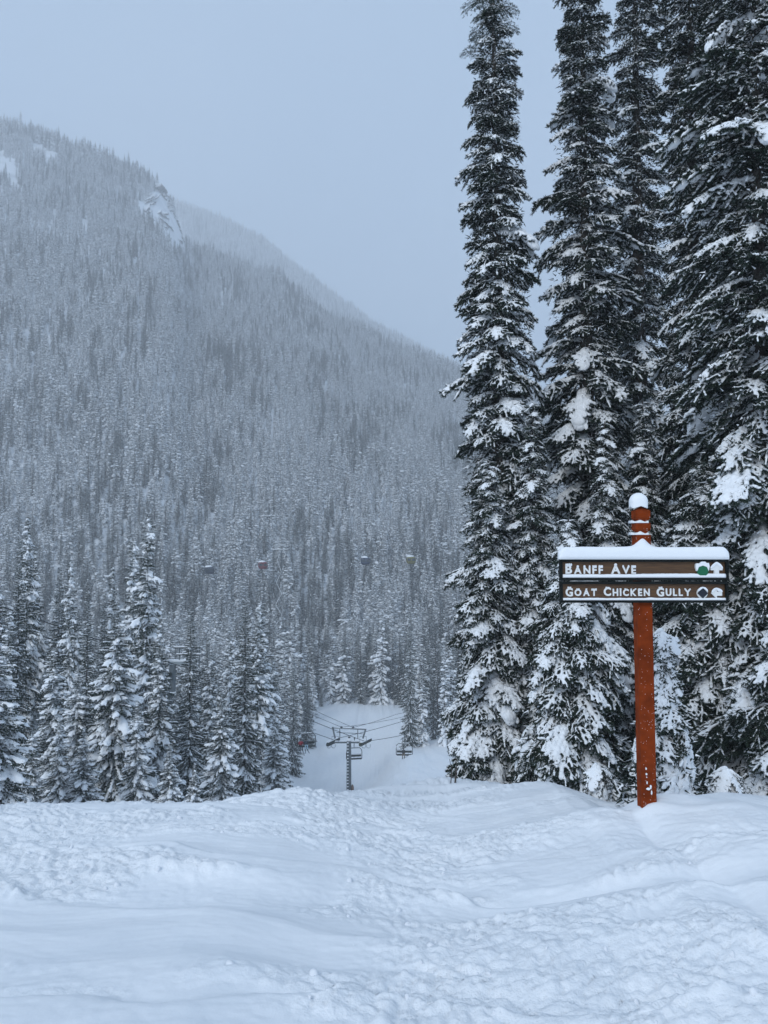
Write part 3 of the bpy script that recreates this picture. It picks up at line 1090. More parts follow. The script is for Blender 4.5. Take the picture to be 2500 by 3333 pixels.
# ------------------------------------------------------------------ trail sign
print('sign')
M_post = mat('stained_timber', (.245, .040, .007), .8, .06, noise=(9, (.13, .021, .004), .35, .7, 6), bump=[(18, .3, .004)])
M_frame = mat('dark_frame_paint', (.007, .010, .010), .6, .15, noise=(40, (.018, .022, .022), .55, .8), bump=[(50, .15, .002)])
M_panel = bpy.data.materials.new('brown_panel')
M_panel.use_nodes = True
nt = M_panel.node_tree
bs = nt.nodes['Principled BSDF']; bs.inputs['Roughness'].default_value = .6
tc = nt.nodes.new('ShaderNodeTexCoord'); mp = nt.nodes.new('ShaderNodeMapping'); mp.inputs['Scale'].default_value = (3, 20, 30)
nz = nt.nodes.new('ShaderNodeTexNoise'); nz.inputs['Scale'].default_value = 2.2; nz.inputs['Detail'].default_value = 7
rp = nt.nodes.new('ShaderNodeValToRGB')
rp.color_ramp.elements[0].position = .3; rp.color_ramp.elements[0].color = (.055, .024, .008, 1)
rp.color_ramp.elements[1].position = .75; rp.color_ramp.elements[1].color = (.135, .064, .021, 1)
nt.links.new(tc.outputs['Object'], mp.inputs[0]); nt.links.new(mp.outputs[0], nz.inputs['Vector'])
nt.links.new(nz.outputs['Fac'], rp.inputs[0]); nt.links.new(rp.outputs[0], bs.inputs['Base Color'])
M_letter = mat('white_lettering', (.80, .80, .78), .5, .3)
M_green = mat('green_disc_paint', (.005, .13, .055), .4, .4)
M_black = mat('black_diamond_paint', (.008, .010, .022), .35, .5)

DB = 6.90                                                    # distance of the boards' front faces
S = at(1000, 1700, DB).x - at(999, 1700, DB).x               # metres per pixel there


def SX(zx):                                                  # x of a column of the sign close-up
    return at(1780 + zx / 2.592, 1700, DB).x


def SZ(zy):
    return at(2100, 1560 + zy / 2.592, DB).z


pxc = at(2098, 2000, 7.02).x
base_z = Hs(pxc, 7.02) - .35
sign = thing('trail_sign', 'snow-capped wooden trail sign on a rust-red post with two dark-framed boards', 'sign', (pxc, 7.02, base_z))
HW = .067
topz = SZ(262) - base_z                                      # shoulder of the post top
apex = SZ(222) - base_z
# post as stacked square rings with two carved collars
rings = [(0, HW)]
zc2 = SZ(468) - base_z; z2b = SZ(440) - base_z; z2a = SZ(418) - base_z; z2t = SZ(366) - base_z
z1b = SZ(352) - base_z; z1a = SZ(318) - base_z
rings += [(1.0, HW), (zc2 - .003, HW), (zc2, HW - .003), (zc2 + .004, .048), (z2b, .048), (z2b + .008, .058), (z2a, .068), (z2a + .008, HW)]
rings += [(z2t - .003, HW), (z2t, HW - .003), (z2t + .003, .048), (z1b + .006, .048), (z1b + .014, .058), (z1a, .068), (z1a + .010, HW)]
rings += [(topz, HW), (apex, .004)]
V = []; F = []
c = .007
for (z, w) in rings:
    cc = min(c, w * .3)
    for (x, y) in ((-w + cc, -w), (w - cc, -w), (w, -w + cc), (w, w - cc), (w - cc, w), (-w + cc, w), (-w, w - cc), (-w, -w + cc)):
        V.append((x, y, z))
for i in range(len(rings) - 1):
    for k in range(8):
        k2 = (k + 1) % 8
        F.append((i * 8 + k, i * 8 + k2, (i + 1) * 8 + k2, (i + 1) * 8 + k))
F.append(tuple(range((len(rings) - 1) * 8, len(rings) * 8)))
me = bpy.data.meshes.new('post'); me.from_pydata(V, [], F); me.materials.append(M_post)
post = link('post', me, sign)
post.rotation_euler = (0, math.radians(-.4), 0)


def rel(x, y, z):
    return (x - pxc, y - 7.02, z - base_z)


# boards
x0, x1 = SX(107), SX(1529)
M_cap = M_snowcap


def wavy_snow(name, xa, xb, zb, hfun, yf, depth, parent, n=90):
    """A strip of snow with flat bottom and uneven top standing on a ledge."""
    V = []; F = []
    prof = [(0.0, 0.0), (-.15, .35), (-.05, .75), (.2, .97), (.6, 1.0), (1.0, 1.0), (1.0, 0.0)]
    m = len(prof)
    for i in range(n + 1):
        x = xa + (xb - xa) * i / n
        h = max(.0015, hfun(x))
        for (a, b) in prof:
            V.append(rel(x, yf + a * depth, zb + b * h))
    for i in range(n):
        for k in range(m):
            k2 = (k + 1) % m
            F.append((i * m + k, i * m + k2, (i + 1) * m + k2, (i + 1) * m + k))
    F.append(tuple(range(m))[::-1]); F.append(tuple(n * m + k for k in range(m)))
    me = bpy.data.meshes.new(name); me.from_pydata(V, [], F); me.materials.append(M_cap)
    me.polygons.foreach_set('use_smooth', [True] * len(me.polygons))
    me.update()
    return link(name, me, parent)


def n1(x, s, seed):
    return float(gradn(np.array([x * s]), np.array([seed * 3.7]), seed)[0])


def make_board(zt, zb, label, panel_zt, panel_zb, xr):
    """zt, zb: outer edges, panel_*: inner edges, in close-up rows."""
    Zt, Zb = SZ(zt), SZ(zb)
    pt, pb = SZ(panel_zt), SZ(panel_zb)
    cy = 6.925
    board = link('sign_board', MB().box(rel((x0 + xr) / 2, cy + .0125, (pt + pb) / 2), (xr - x0 - .05, .02, pt - pb + .01)).mesh('sign_board', M_panel), sign)
    board['label'] = label
    fr = SX(130) - x0
    MB().box(rel((x0 + xr) / 2, cy, (Zt + pt) / 2), (xr - x0, .055, Zt - pt)).add('frame_rail', M_frame, board, bevel=.003)
    MB().box(rel((x0 + xr) / 2, cy, (Zb + pb) / 2), (xr - x0, .055, pb - Zb)).add('frame_rail', M_frame, board, bevel=.003)
    MB().box(rel(x0 + fr / 2, cy, (pt + pb) / 2), (fr, .053, pt - pb)).add('frame_stile', M_frame, board, bevel=.003)
    MB().box(rel(xr - fr / 2, cy, (pt + pb) / 2), (fr, .053, pt - pb)).add('frame_stile', M_frame, board, bevel=.003)
    return board, pt, pb


b1, p1t, p1b = make_board(676, 856, 'upper board reading Banff Ave with a green circle and up arrow', 697, 832, x1)
b2, p2t, p2b = make_board(862, 1042, 'lower board reading Goat Chicken Gully with a black diamond and left arrow', 884, 1022, SX(1524))
yp = 6.9275                                                  # front of the recessed panel
wavy_snow('ledge_snow', SX(131), SX(1505), p1b, lambda x: .034 + .004 * n1(x, 9, 3) + .003 * n1(x, 40, 4) + .006 * sstep(SX(700), SX(900), x) - .002, 6.905, .021, b1)
wavy_snow('ledge_snow', SX(131), SX(1500), p2b, lambda x: .021 + .003 * n1(x, 8, 5) + .003 * n1(x, 35, 6) + .006 * max(0, 1 - abs(x - SX(870)) / .05), 6.905, .021, b2)

# lettering
_glyph = {}


def glyph(ch, bold=.024, depth=.16):
    key = (ch, bold)
    if key not in _glyph:
        cu = bpy.data.curves.new('glyph', 'FONT')
        cu.body = ch; cu.size = 1.0; cu.offset = bold; cu.extrude = depth; cu.resolution_u = 4
        cu.bevel_depth = .012
        ob = bpy.data.objects.new('glyph', cu)
        COL.objects.link(ob)
        dg = bpy.context.evaluated_depsgraph_get(); dg.update()
        me = bpy.data.meshes.new_from_object(ob.evaluated_get(dg))
        bpy.data.objects.remove(ob)
        co = np.empty(len(me.vertices) * 3, np.float32); me.vertices.foreach_get('co', co)
        co = co.reshape(-1, 3)
        mn = co.min(0); mx = co.max(0)
        co[:, 0] -= mn[0]
        out = np.stack([co[:, 0], -co[:, 2], co[:, 1] - mn[1] * (ch not in 'Gg')], 1)
        me.vertices.foreach_set('co', out.astype(np.float32).ravel())
        me.materials.clear(); me.materials.append(M_letter)
        me.update()
        _glyph[key] = (me, mx[0] - mn[0], mx[1] - mn[1])
    return _glyph[key]


def write(words, xa, xb, zbase, capH, board, snowy):
    chars = []
    for wi, w in enumerate(words):
        for ci, ch in enumerate(w):
            chars.append((ch, 1.0 if ci == 0 else .80))
        if wi < len(words) - 1:
            chars.append((' ', 1))
    H0 = glyph('E')[2]
    # natural width
    tot = 0; lay = []
    gap = .16
    for ch, s in chars:
        if ch == ' ':
            tot += .50; continue
        g_ = glyph(ch)
        lay.append((ch, s, tot)); tot += g_[1] * s + gap
    tot -= gap
    kx = (xb - xa) / tot
    kz = capH / H0
    for i, (ch, s, off) in enumerate(lay):
        me, w, h = glyph(ch)
        o = link('letter', me, board)
        o.location = rel(xa + off * kx, yp - .004, zbase)
        o.scale = (kx * s, .045, kz * s)
        # snow lying on the letter
        ww = w * kx * s; hh = capH * s
        mb = MB()
        rnd = random.Random(i * 7 + int(snowy * 100))
        spans = {'A': [(.36, .64)], 'L': [(0, .26)], 'H': [(0, .24), (.76, 1)], 'N': [(0, .28), (.78, 1)], 'U': [(0, .24), (.76, 1)], 'V': [(0, .22), (.78, 1)],
                 'Y': [(0, .24), (.76, 1)], 'K': [(0, .24), (.72, .98)], 'O': [(.25, .75)], 'G': [(.25, .8)], 'C': [(.25, .8)]}.get(ch, [(0, 1)])
        for (s0, s1) in spans:
            k = max(1, round((s1 - s0) * 4))
            for q in range(k):
                cx = xa + off * kx + ww * (s0 + (s1 - s0) * (q + .5) / k)
                r_ = (.0115 if snowy > .5 else .0042) + rnd.uniform(0, .0025)
                mb.blob(rel(cx, yp - .008, zbase + hh + r_ * (.1 if snowy > .5 else .3)), (max(.005, ww * (s1 - s0) / k * .62), .010, r_), 10, 6, .06, i * 9 + q)
        mb.add('letter_snow', M_cap, board, smooth=True)


write(['BANFF', 'AVE'], SX(157), SX(752), SZ(798), SZ(722) - SZ(798), b1, 1)
write(['GOAT', 'CHICKEN', 'GULLY'], SX(156), SX(1212), SZ(986), SZ(914) - SZ(986), b2, .2)


def plate(name, pts, yf, depth, material, parent, bevel=.001):
    V = []; n = len(pts)
    for y in (yf, yf + depth):
        for (zx, zy) in pts:
            V.append(rel(SX(zx), y, SZ(zy)))
    F = [tuple(range(n)), tuple(range(n, 2 * n))[::-1]] + [(i, i + n, (i + 1) % n + n, (i + 1) % n) for i in range(n)]
    me = bpy.data.meshes.new(name); me.from_pydata(V, [], F); me.materials.append(material)
    import bmesh
    bm = bmesh.new(); bm.from_mesh(me); bmesh.ops.recalc_face_normals(bm, faces=bm.faces)
    if bevel:
        bmesh.ops.bevel(bm, geom=list(bm.edges), offset=bevel, segments=2, affect='EDGES', clamp_overlap=True)
    bm.to_mesh(me); bm.free()
    return link(name, me, parent)


def circle(cx, cy, r, n=40, a0=0, a1=360):
    return [(cx + r * math.cos(math.radians(a0 + (a1 - a0) * i / n)), cy + r * math.sin(math.radians(a0 + (a1 - a0) * i / n))) for i in range(n if a1 - a0 == 360 else n + 1)]


plate('green_circle', circle(1311, 773, 47), 6.903, .026, M_green, b1)
plate('circle_snow', [(1258, 776), (1250, 745), (1252, 712), (1268, 708), (1280, 712), (1300, 690), (1328, 690), (1345, 708), (1362, 704), (1368, 735), (1360, 775), (1345, 740), (1311, 728), (1277, 740), (1262, 775)], 6.8985, .030, M_cap, b1, .003)
plate('up_arrow', [(1408, 818), (1408, 768), (1378, 768), (1378, 756), (1428, 706), (1478, 756), (1478, 768), (1448, 768), (1448, 818)], 6.905, .024, M_letter, b1)
plate('arrow_snow', [(1378, 758), (1374, 742), (1396, 716), (1412, 704), (1426, 694), (1442, 702), (1462, 716), (1480, 742), (1476, 760), (1452, 734), (1428, 716), (1402, 738)], 6.898, .012, M_cap, b1, .003)
plate('white_disc', circle(1308, 960, 46), 6.915, .014, M_letter, b2)
plate('black_diamond', [(1308, 916), (1352, 962), (1308, 1006), (1264, 962)], 6.905, .012, M_black, b2)
plate('disc_snow', [(1268, 950), (1270, 928), (1290, 911), (1310, 907), (1330, 912), (1348, 930), (1350, 952), (1330, 934), (1309, 918), (1288, 934)], 6.9, .014, M_cap, b2, .002)
plate('left_arrow', [(1380, 962), (1428, 1010), (1428, 984), (1472, 984), (1472, 948), (1428, 948), (1428, 916)], 6.908, .020, M_letter, b2)
plate('arrow_snow', [(1382, 958), (1384, 940), (1400, 922), (1422, 914), (1440, 918), (1462, 928), (1474, 942), (1474, 952), (1452, 948), (1432, 944), (1424, 926), (1402, 944)], 6.900, .014, M_cap, b2, .003)

# thick slab of snow on the upper board, heaped against the post
V = []; F = []
n = 150; m = 22
zb = SZ(676)
xp = SX(822)
for i in range(n + 1):
    u = i / n
    # crowd samples toward the ends so that they round off
    s = .5 - .5 * math.cos(math.pi * u)
    x = x0 - .004 + (x1 - x0 + .008) * s
    e = min(x - (x0 - .004), (x1 + .004) - x)
    rr = .075
    edge = math.sqrt(max(0, 1 - (1 - min(1, e / rr)) ** 2))
    h = .112 * (.45 + .55 * edge) if e > 1e-5 else .04
    h += .007 * n1(x, 4, 12) + .003 * n1(x, 15, 13) + .0015 * n1(x, 45, 14)
    d = abs(x - xp)
    pk = .088 * math.exp(-(d / .062) ** 1.7)
    yw = .052 * (.72 + .28 * edge)
    for k in range(m + 1):
        t = math.pi * k / m
        cy_, sy_ = math.cos(t), math.sin(t)
        yy = -math.copysign(abs(cy_) ** .55, cy_) * yw
        zz = abs(sy_) ** .6 * (h + pk * math.exp(-((yy - .035) / .05) ** 2))
        jit = .003 * float(gradn(np.array([x * 40.]), np.array([k * .8]), 77)[0])
        V.append(rel(x, 6.935 + yy + jit, zb + zz))
w = m + 1
for i in range(n):
    for k in range(m):
        F.append((i * w + k, (i + 1) * w + k, (i + 1) * w + k + 1, i * w + k + 1))
    F.append((i * w, i * w + m, (i + 1) * w + m, (i + 1) * w))
F.append(tuple(range(w))); F.append(tuple(n * w + k for k in range(w))[::-1])
me = bpy.data.meshes.new('board_snow'); me.from_pydata(V, [], F); me.materials.append(M_cap)
me.polygons.foreach_set('use_smooth', [True] * len(me.polygons)); me.update()
link('board_snow', me, sign)

# snow dome on the post top, hanging over its shoulders
V = []; F = []
n = 32; m = 18
dx = SX(811); dzt = SZ(108); dzb = SZ(250)
for k in range(m + 1):
    v = k / m
    for i in range(n):
        t = 2 * math.pi * i / n
        cx_, sy_ = math.cos(t), math.sin(t)
        q = (abs(cx_) ** 3.5 + abs(sy_) ** 3.5) ** (-1 / 3.5)
        R = .0765
        # profile: straight sides then a round top
        if v < .45:
            r = R * (1 - .03 * (1 - v / .45)); z = dzb + (dzt - .075 - dzb) * v / .45
            # the lower rim arches up at the middle of every face
            if v < .2:
                arch = .030 * (1 - max(abs(cx_ * q), abs(sy_ * q)) * 0) * (1 - min(abs(cx_), abs(sy_)) * q)
                z += arch * (1 - v / .2)
        else:
            a = (v - .45) / .55 * math.pi / 2
            r = R * math.cos(a) ** .9 if a < math.pi / 2 - 1e-4 else 0.0005; z = dzt - .075 + .075 * math.sin(a)
            q = q + (1 - q) * (v - .45) / .55
        V.append((dx - pxc + cx_ * q * r, -0.002 + sy_ * q * r, z - base_z + .0015 * math.sin(5 * t + k)))
for k in range(m):
    for i in range(n):
        i2 = (i + 1) % n
        F.append((k * n + i, k * n + i2, (k + 1) * n + i2, (k + 1) * n + i))
F.append(tuple(range(n))[::-1]); F.append(tuple(m * n + i for i in range(n)))
me = bpy.data.meshes.new('post_cap_snow'); me.from_pydata(V, [], F); me.materials.append(M_cap)
me.polygons.foreach_set('use_smooth', [True] * len(me.polygons)); me.update()
link('post_cap_snow', me, sign)


def notch_snow(zb, pk, side):
    V = []; F = []
    n = 16
    for i in range(n + 1):
        x = -side + 2 * side * i / n
        e = abs(x) / side
        h = .012 + .012 * max(0, e - .6) / .4 + pk * max(0, 1 - e * 1.6) ** 1.1
        for (y, q) in ((-side, 0), (-side + .002, .55), (-.052, 1.0), (.052, 1.0), (side - .002, .55), (side, 0)):
            V.append((x + dx - pxc - .002, y, zb - base_z + h * q))
    for i in range(n):
        for k in range(6):
            k2 = (k + 1) % 6
            F.append((i * 6 + k, i * 6 + k2, (i + 1) * 6 + k2, (i + 1) * 6 + k))
    F.append(tuple(range(6))[::-1]); F.append(tuple(n * 6 + k for k in range(6)))
    me = bpy.data.meshes.new('collar_snow'); me.from_pydata(V, [], F); me.materials.append(M_cap)
    me.polygons.foreach_set('use_smooth', [True] * len(me.polygons)); me.update()
    link('collar_snow', me, sign)


notch_snow(SZ(367), .020, .071)
notch_snow(SZ(468), .024, .071)
# stuck snow near the foot of the post and flecks on its face
for (zx, zy, a, b) in ((2104, 2502, .007, .011), (2105, 2520, .009, .010), (2106, 2530, .005, .005), (2107, 2548, .006, .013), (2111, 2568, .018, .012), (2119, 2562, .010, .018), (2122, 2580, .007, .020)):
    p = at(zx, zy, 6.945)
    MB().blob(rel(p.x - .002, 6.946, p.z), (a, .006, b), 10, 7, .18, zx).add('snow_patch', M_cap, sign, smooth=True)
fl = MB()
rnd = random.Random(4)
for i in range(150):
    z = rnd.uniform(.35, 3.0)
    s = rnd.uniform(.0012, .0032)
    fl.box((rnd.uniform(-.068, .068) - z * .007, -HW - .0005, z), (s, .003, s * rnd.uniform(.8, 2)), Euler((0, rnd.uniform(0, 3), 0)).to_matrix())
fl.add('snow_flecks', M_cap, sign, kind='stuff')

# ------------------------------------------------------------------ chairlift
print('lift')
M_steel = mat('galvanised_steel', (.10, .12, .13), .55, .4, noise=(1.5, (.16, .18, .19), .4, .7))
M_dark = mat('dark_painted_steel', (.018, .026, .026), .6, .3)
M_rubber = mat('sheave_rubber', (.02, .028, .022), .8, .2)
M_rope = mat('steel_rope', (.05, .055, .06), .7, .2)
M_seat = mat('chair_padding', (.018, .026, .024), .8, .2)
M_olive = mat('olive_padding', (.05, .055, .03), .8, .2)

TD = 120.0


def TZ(zx, zy, D=TD):                                        # point of the lift close-up
    return at(900 + zx / 2.765, 2150 + zy / 2.765, D)


tb = TZ(652, 1180); tt = TZ(652, 722)
tower = thing('lift_tower', 'steel chairlift tower with ladder, sheave trains and catwalks on the run', 'lift tower', (tb.x, TD, tb.z - 1.5))


def tl(zx, zy, dy=0.0):
    p = TZ(zx, zy)
    return (p.x - tb.x, dy, p.z - tb.z + 1.5)


top = tl(652, 722)[2]
MB().tube([(0, 0, 0), (0, 0, top)], [.40, .33], 20).add('mast', M_steel, tower, smooth=True)
for s in (-.13, .17):
    MB().box((-.16 + s - .02, -.50, top / 2 + .2), (.05, .05, top - .4)).add('ladder_rail', M_dark, tower)
for k in range(17):
    z = .9 + k * (top - 1.2) / 17 + .5
    r_ = MB().box((-.16, -.50, z), (.30, .05, .05)).add('ladder_rung', M_dark, tower)
    MB().box((-.16, -.54, z + .08), (.27, .14, .12)).add('rung_snow', M_cap, r_)
MB().blob((.02, 0, top + .12), (.36, .36, .28), 16, 8).add('mast_snow', M_cap, tower, smooth=True)
arm = MB().box((.05, 0, top - .22), (4.6, .30, .26)).add('crossarm', M_steel, tower)
MB().box((.05, 0, top - .05), (4.4, .30, .08)).add('crossarm_snow', M_cap, arm)
for s, m_, cx in ((-1, M_rubber, 510), (1, M_olive, 800)):
    c_ = tl(cx, 733)
    q = link('sheave_train', MB().box((0, 0, 0), (.34, 3.7, .20)).mesh('sheave_train', M_dark), tower)
    q.location = (c_[0], 0, c_[2] - .02); q.rotation_euler = (0, 0, math.radians(-26))
    for k in range(8):
        y = -1.6 + k * .457
        MB().tube([(-.13, y, 0), (.13, y, 0)], .29, 14).add('sheave', m_, q)
    MB().box((s * .1, 0, .34), (.5, 3.4, .07)).add('sheave_snow', M_cap, q)
    # catwalk hoops hanging under the sheaves
    for hx in (-.45, .25):
        x = c_[0] + s * .2 + hx
        MB().tube([(x - .25, -.3, c_[2] - .25), (x - .25, -.3, c_[2] - .70), (x - .1, -.3, c_[2] - .82), (x + .18, -.3, c_[2] - .82), (x + .3, -.3, c_[2] - .7), (x + .3, -.3, c_[2] - .25)], .035, 6).add('catwalk_hoop', M_steel, tower)
    # handrail
    x = c_[0] + s * .05
    MB().tube([(x - s * .9, -.5, c_[2]), (x - s * .9, -.5, c_[2] + .95), (x + s * .1, -.5, c_[2] + .98), (x + s * .15, -.5, c_[2] + .1)], .035, 6).add('handrail', M_steel, tower)
# lifting frame above
fl_, fr_ = tl(528, 700), tl(778, 700)
ftl, ftr = tl(505, 598), tl(803, 616)
for (a_, b_) in ((fl_, ftl), (fr_, ftr)):
    MB().tube([a_, b_], .13, 8).add('lifting_frame_post', M_steel, tower)
h0, h1 = tl(512, 606), tl(800, 620)
bm_ = MB().tube([(h0[0], 0, h0[2]), (h1[0], 0, h1[2])], .09, 8).add('lifting_beam', M_steel, tower)
MB().box(((h0[0] + h1[0]) / 2, 0, (h0[2] + h1[2]) / 2 + .13), (h1[0] - h0[0] - .2, .16, .08)).add('beam_snow', M_cap, bm_)
h0, h1 = tl(540, 648), tl(775, 658)
MB().tube([h0, h1], .05, 6).add('lifting_beam', M_steel, tower)
h0, h1 = tl(585, 712), tl(750, 712)
for zx in (570, 732):
    a_, b_ = tl(zx, 612), tl(zx, 700)
    MB().tube([a_, b_], .06, 6).add('lifting_strut', M_dark, tower)
for zx in (585, 690, 655):
    a_ = tl(zx, 600 if zx != 655 else 690)
    MB().blob(a_, (.22, .22, .12), 10, 6).add('line_roller', M_dark, tower)
MB().blob((.55, -.1, 1.9), (.22, .22, .75), 10, 8).add('tower_pad', mat('tan_pad', (.16, .10, .07), .8), tower)


def rope(name, label, pts, r, group, sag=.3):
    out = []
    for i in range(len(pts) - 1):
        a_, b_ = Vector(pts[i]), Vector(pts[i + 1])
        L = (b_ - a_).length
        n = 14
        for k in range(n + (i == len(pts) - 2)):
            t = k / n
            p = a_.lerp(b_, t)
            p.z -= 4 * t * (1 - t) * sag * L / 60
            out.append(p)
    me = MB().tube(out, r, 6).mesh(name, M_rope)
    return tagged(name, me, label, 'cable', group)


SLA, SLB = TZ(505, 710), TZ(800, 728)
T2D = 75.0
T2A, T2B = at(560, 2196, T2D), at(660, 2190, T2D)
G = 'steel ropes of the chairlift'
rope('haul_rope', 'left haul rope running over the left sheaves and the lift tower', [at(-200, 1960, 50), T2A, SLA, TZ(1075, 565, 136), TZ(1500, 410, 160)], .04, G)
rope('haul_rope', 'right haul rope running over the right sheaves and the lift tower', [at(-120, 1930, 50), T2B, SLB, TZ(1095, 680, 126), TZ(1600, 500, 150)], .04, G)
rope('communication_cable', 'upper thin cable arriving at the middle of the lift tower frame', [at(640, 2120, T2D), TZ(690, 603), TZ(1075, 485, 140), TZ(1500, 370, 165)], .03, G)
rope('communication_cable', 'second thin cable arriving at the left part of the lift tower frame', [at(590, 2125, T2D), TZ(588, 600), TZ(1075, 522, 140), TZ(1500, 400, 165)], .03, G)


def make_chair(label, zx, zy, D, yaw):
    p = TZ(zx, zy, D)                                        # centre of the seat's front edge line
    t = thing('lift_chair', label, 'chair', p, yaw, 'chairs on the lift')
    W = 1.20
    seat = MB().box((0, -.05, 0), (2 * W - .16, .48, .12)).add('seat', M_seat, t, bevel=.03)
    MB().box((0, .22, .40), (2 * W - .16, .07, .30)).add('backrest', M_seat, t, bevel=.03)
    MB().tube([(-W, .10, -.05), (-W - .02, .15, .9), (-W + .05, .18, 1.35), (-W + .35, .2, 1.6), (W - .35, .2, 1.6), (W - .05, .18, 1.35), (W + .02, .15, .9), (W, .10, -.05)], .05, 8).add('bail_frame', M_dark, t)
    MB().tube([(-W, .2, .04), (W, .2, .04)], .03, 6).add('seat_tube', M_steel, t)
    MB().tube([(-W, -.2, .75), (W, -.2, .75)], .025, 6).add('restraint_bar', M_steel, t)
    for s in (-.6, 0, .6):
        MB().tube([(s, .2, .04), (s, .22, .55)], .02, 6).add('back_strut', M_dark, t)
    MB().tube([(0, .2, 1.6), (0, .22, 2.0), (.06, .1, 3.1)], .055, 8).add('hanger_arm', M_steel, t)
    MB().box((.06, .1, 3.12), (.16, .5, .22)).add('grip', M_dark, t, bevel=.02)
    MB().box((0, .2, 1.69), (1.5, .12, .07)).add('bail_snow', M_cap, t, bevel=.02)
    return t


ch1 = make_chair('lift chair carrying two riders at the left of the lift tower', 272, 770, 104, math.radians(14))
ch2 = make_chair('empty lift chair half hidden behind the lift tower mast', 700, 884, 121, math.radians(10))
ch3 = make_chair('lift chair carrying a single rider on the right side of the run', 1150, 848, 117, math.radians(-4))


def person(label, chair, lx, jacket, trousers, helmet, skis=True, rearward=False):
    M = chair.matrix_basis
    loc = Matrix.Translation(chair.location) @ Euler(chair.rotation_euler).to_matrix().to_4x4() @ Vector((lx, -.06, .06))
    yaw = chair.rotation_euler.z
    t = thing('person', label, 'person', loc, yaw, 'riders on the lift chairs')
    J = {  # name: (position, radius)
        'pel': ((0, .06, .10), .15), 'chest': ((0, .08, .42), .17), 'neck': ((0, .07, .62), .075), 'head': ((0, .05, .76), .10), 'crown': ((0, .05, .84), .085),
        'shl': ((-.19, .08, .56), .085), 'ell': ((-.29, .0, .32), .065), 'hal': ((-.20, -.20, .24), .045),
        'shr': ((.19, .08, .56), .085), 'elr': ((.29, .0, .32), .065), 'har': ((.20, -.20, .24), .045),
        'hil': ((-.11, .02, .09), .11), 'knl': ((-.14, -.40, .08), .085), 'anl': ((-.15, -.44, -.34), .065), 'tol': ((-.16, -.60, -.42), .055),
        'hir': ((.11, .02, .09), .11), 'knr': ((.14, -.40, .08), .085), 'anr': ((.15, -.44, -.34), .065), 'tor': ((.16, -.60, -.42), .055)}
    E = [('pel', 'chest'), ('chest', 'neck'), ('neck', 'head'), ('head', 'crown'), ('chest', 'shl'), ('shl', 'ell'), ('ell', 'hal'), ('chest', 'shr'), ('shr', 'elr'), ('elr', 'har'),
         ('pel', 'hil'), ('hil', 'knl'), ('knl', 'anl'), ('anl', 'tol'), ('pel', 'hir'), ('hir', 'knr'), ('knr', 'anr'), ('anr', 'tor')]
    names = list(J)
    me = bpy.data.meshes.new('body')
    me.from_pydata([J[k][0] for k in names], [(names.index(a), names.index(b)) for a, b in E], [])
    ob = bpy.data.objects.new('body', me); COL.objects.link(ob)
    sk = ob.modifiers.new('s', 'SKIN')
    for i, k in enumerate(names):
        me.skin_vertices[0].data[i].radius = (J[k][1], J[k][1])
    me.skin_vertices[0].data[0].use_root = True
    sb = ob.modifiers.new('u', 'SUBSURF'); sb.levels = 1; sb.render_levels = 1
    dg = bpy.context.evaluated_depsgraph_get(); dg.update()
    m2 = bpy.data.meshes.new_from_object(ob.evaluated_get(dg))
    bpy.data.objects.remove(ob)
    m2.name = 'body'
    m2.materials.clear()
    skin = mat('skin', (.45, .28, .21), .6)
    for mm in (jacket, trousers, skin):
        m2.materials.append(mm)
    for p in m2.polygons:
        c = p.center
        p.material_index = 2 if (c.z > .66 and c.y < .06) else (0 if (c.z > .17) else (1 if c.z > -.30 else 1))
        p.use_smooth = True
    link('body', m2, t)
    MB().blob((0, .065, .80), (.125, .14, .12), 12, 8).add('helmet', helmet, t, smooth=True)
    MB().box((0, -.058, .775), (.15, .05, .055)).add('goggles', M_black, t, bevel=.012)
    for s in (-1, 1):
        MB().box((s * .155, -.52, -.40), (.11, .30, .16)).add('boot', M_dark, t, bevel=.03)
        MB().blob((s * .20, -.21, .24), (.055, .065, .05), 8, 6).add('glove', M_dark, t, smooth=True)
    if skis:
        for s in (-1, 1):
            MB().box((s * .16, -.60, -.50), (.085, 1.6, .02), Euler((.18, 0, s * .12)).to_matrix()).add('ski', skis, t)
    return t


C_red = mat('red_jacket', (.33, .012, .03), .8)
C_navy = mat('dark_navy_jacket', (.02, .03, .05), .8)
C_black = mat('black_trousers', (.012, .014, .018), .8)
C_pale = mat('pale_blue_trousers', (.35, .50, .60), .8)
C_tan = mat('tan_trousers', (.16, .12, .08), .8)
C_helm = mat('black_helmet', (.012, .012, .015), .4)
C_ski = mat('ski_top', (.10, .12, .16), .4)
person('rider in a red jacket and black trousers on the left chair', ch1, -.78, C_red, C_black, C_helm, C_ski)
person('rider in a dark jacket and pale blue trousers beside the red one', ch1, -.10, C_navy, C_pale, C_helm, C_ski)
person('lone rider in a black jacket and tan trousers on the right chair', ch3, -.10, C_black, C_tan, C_helm, None)

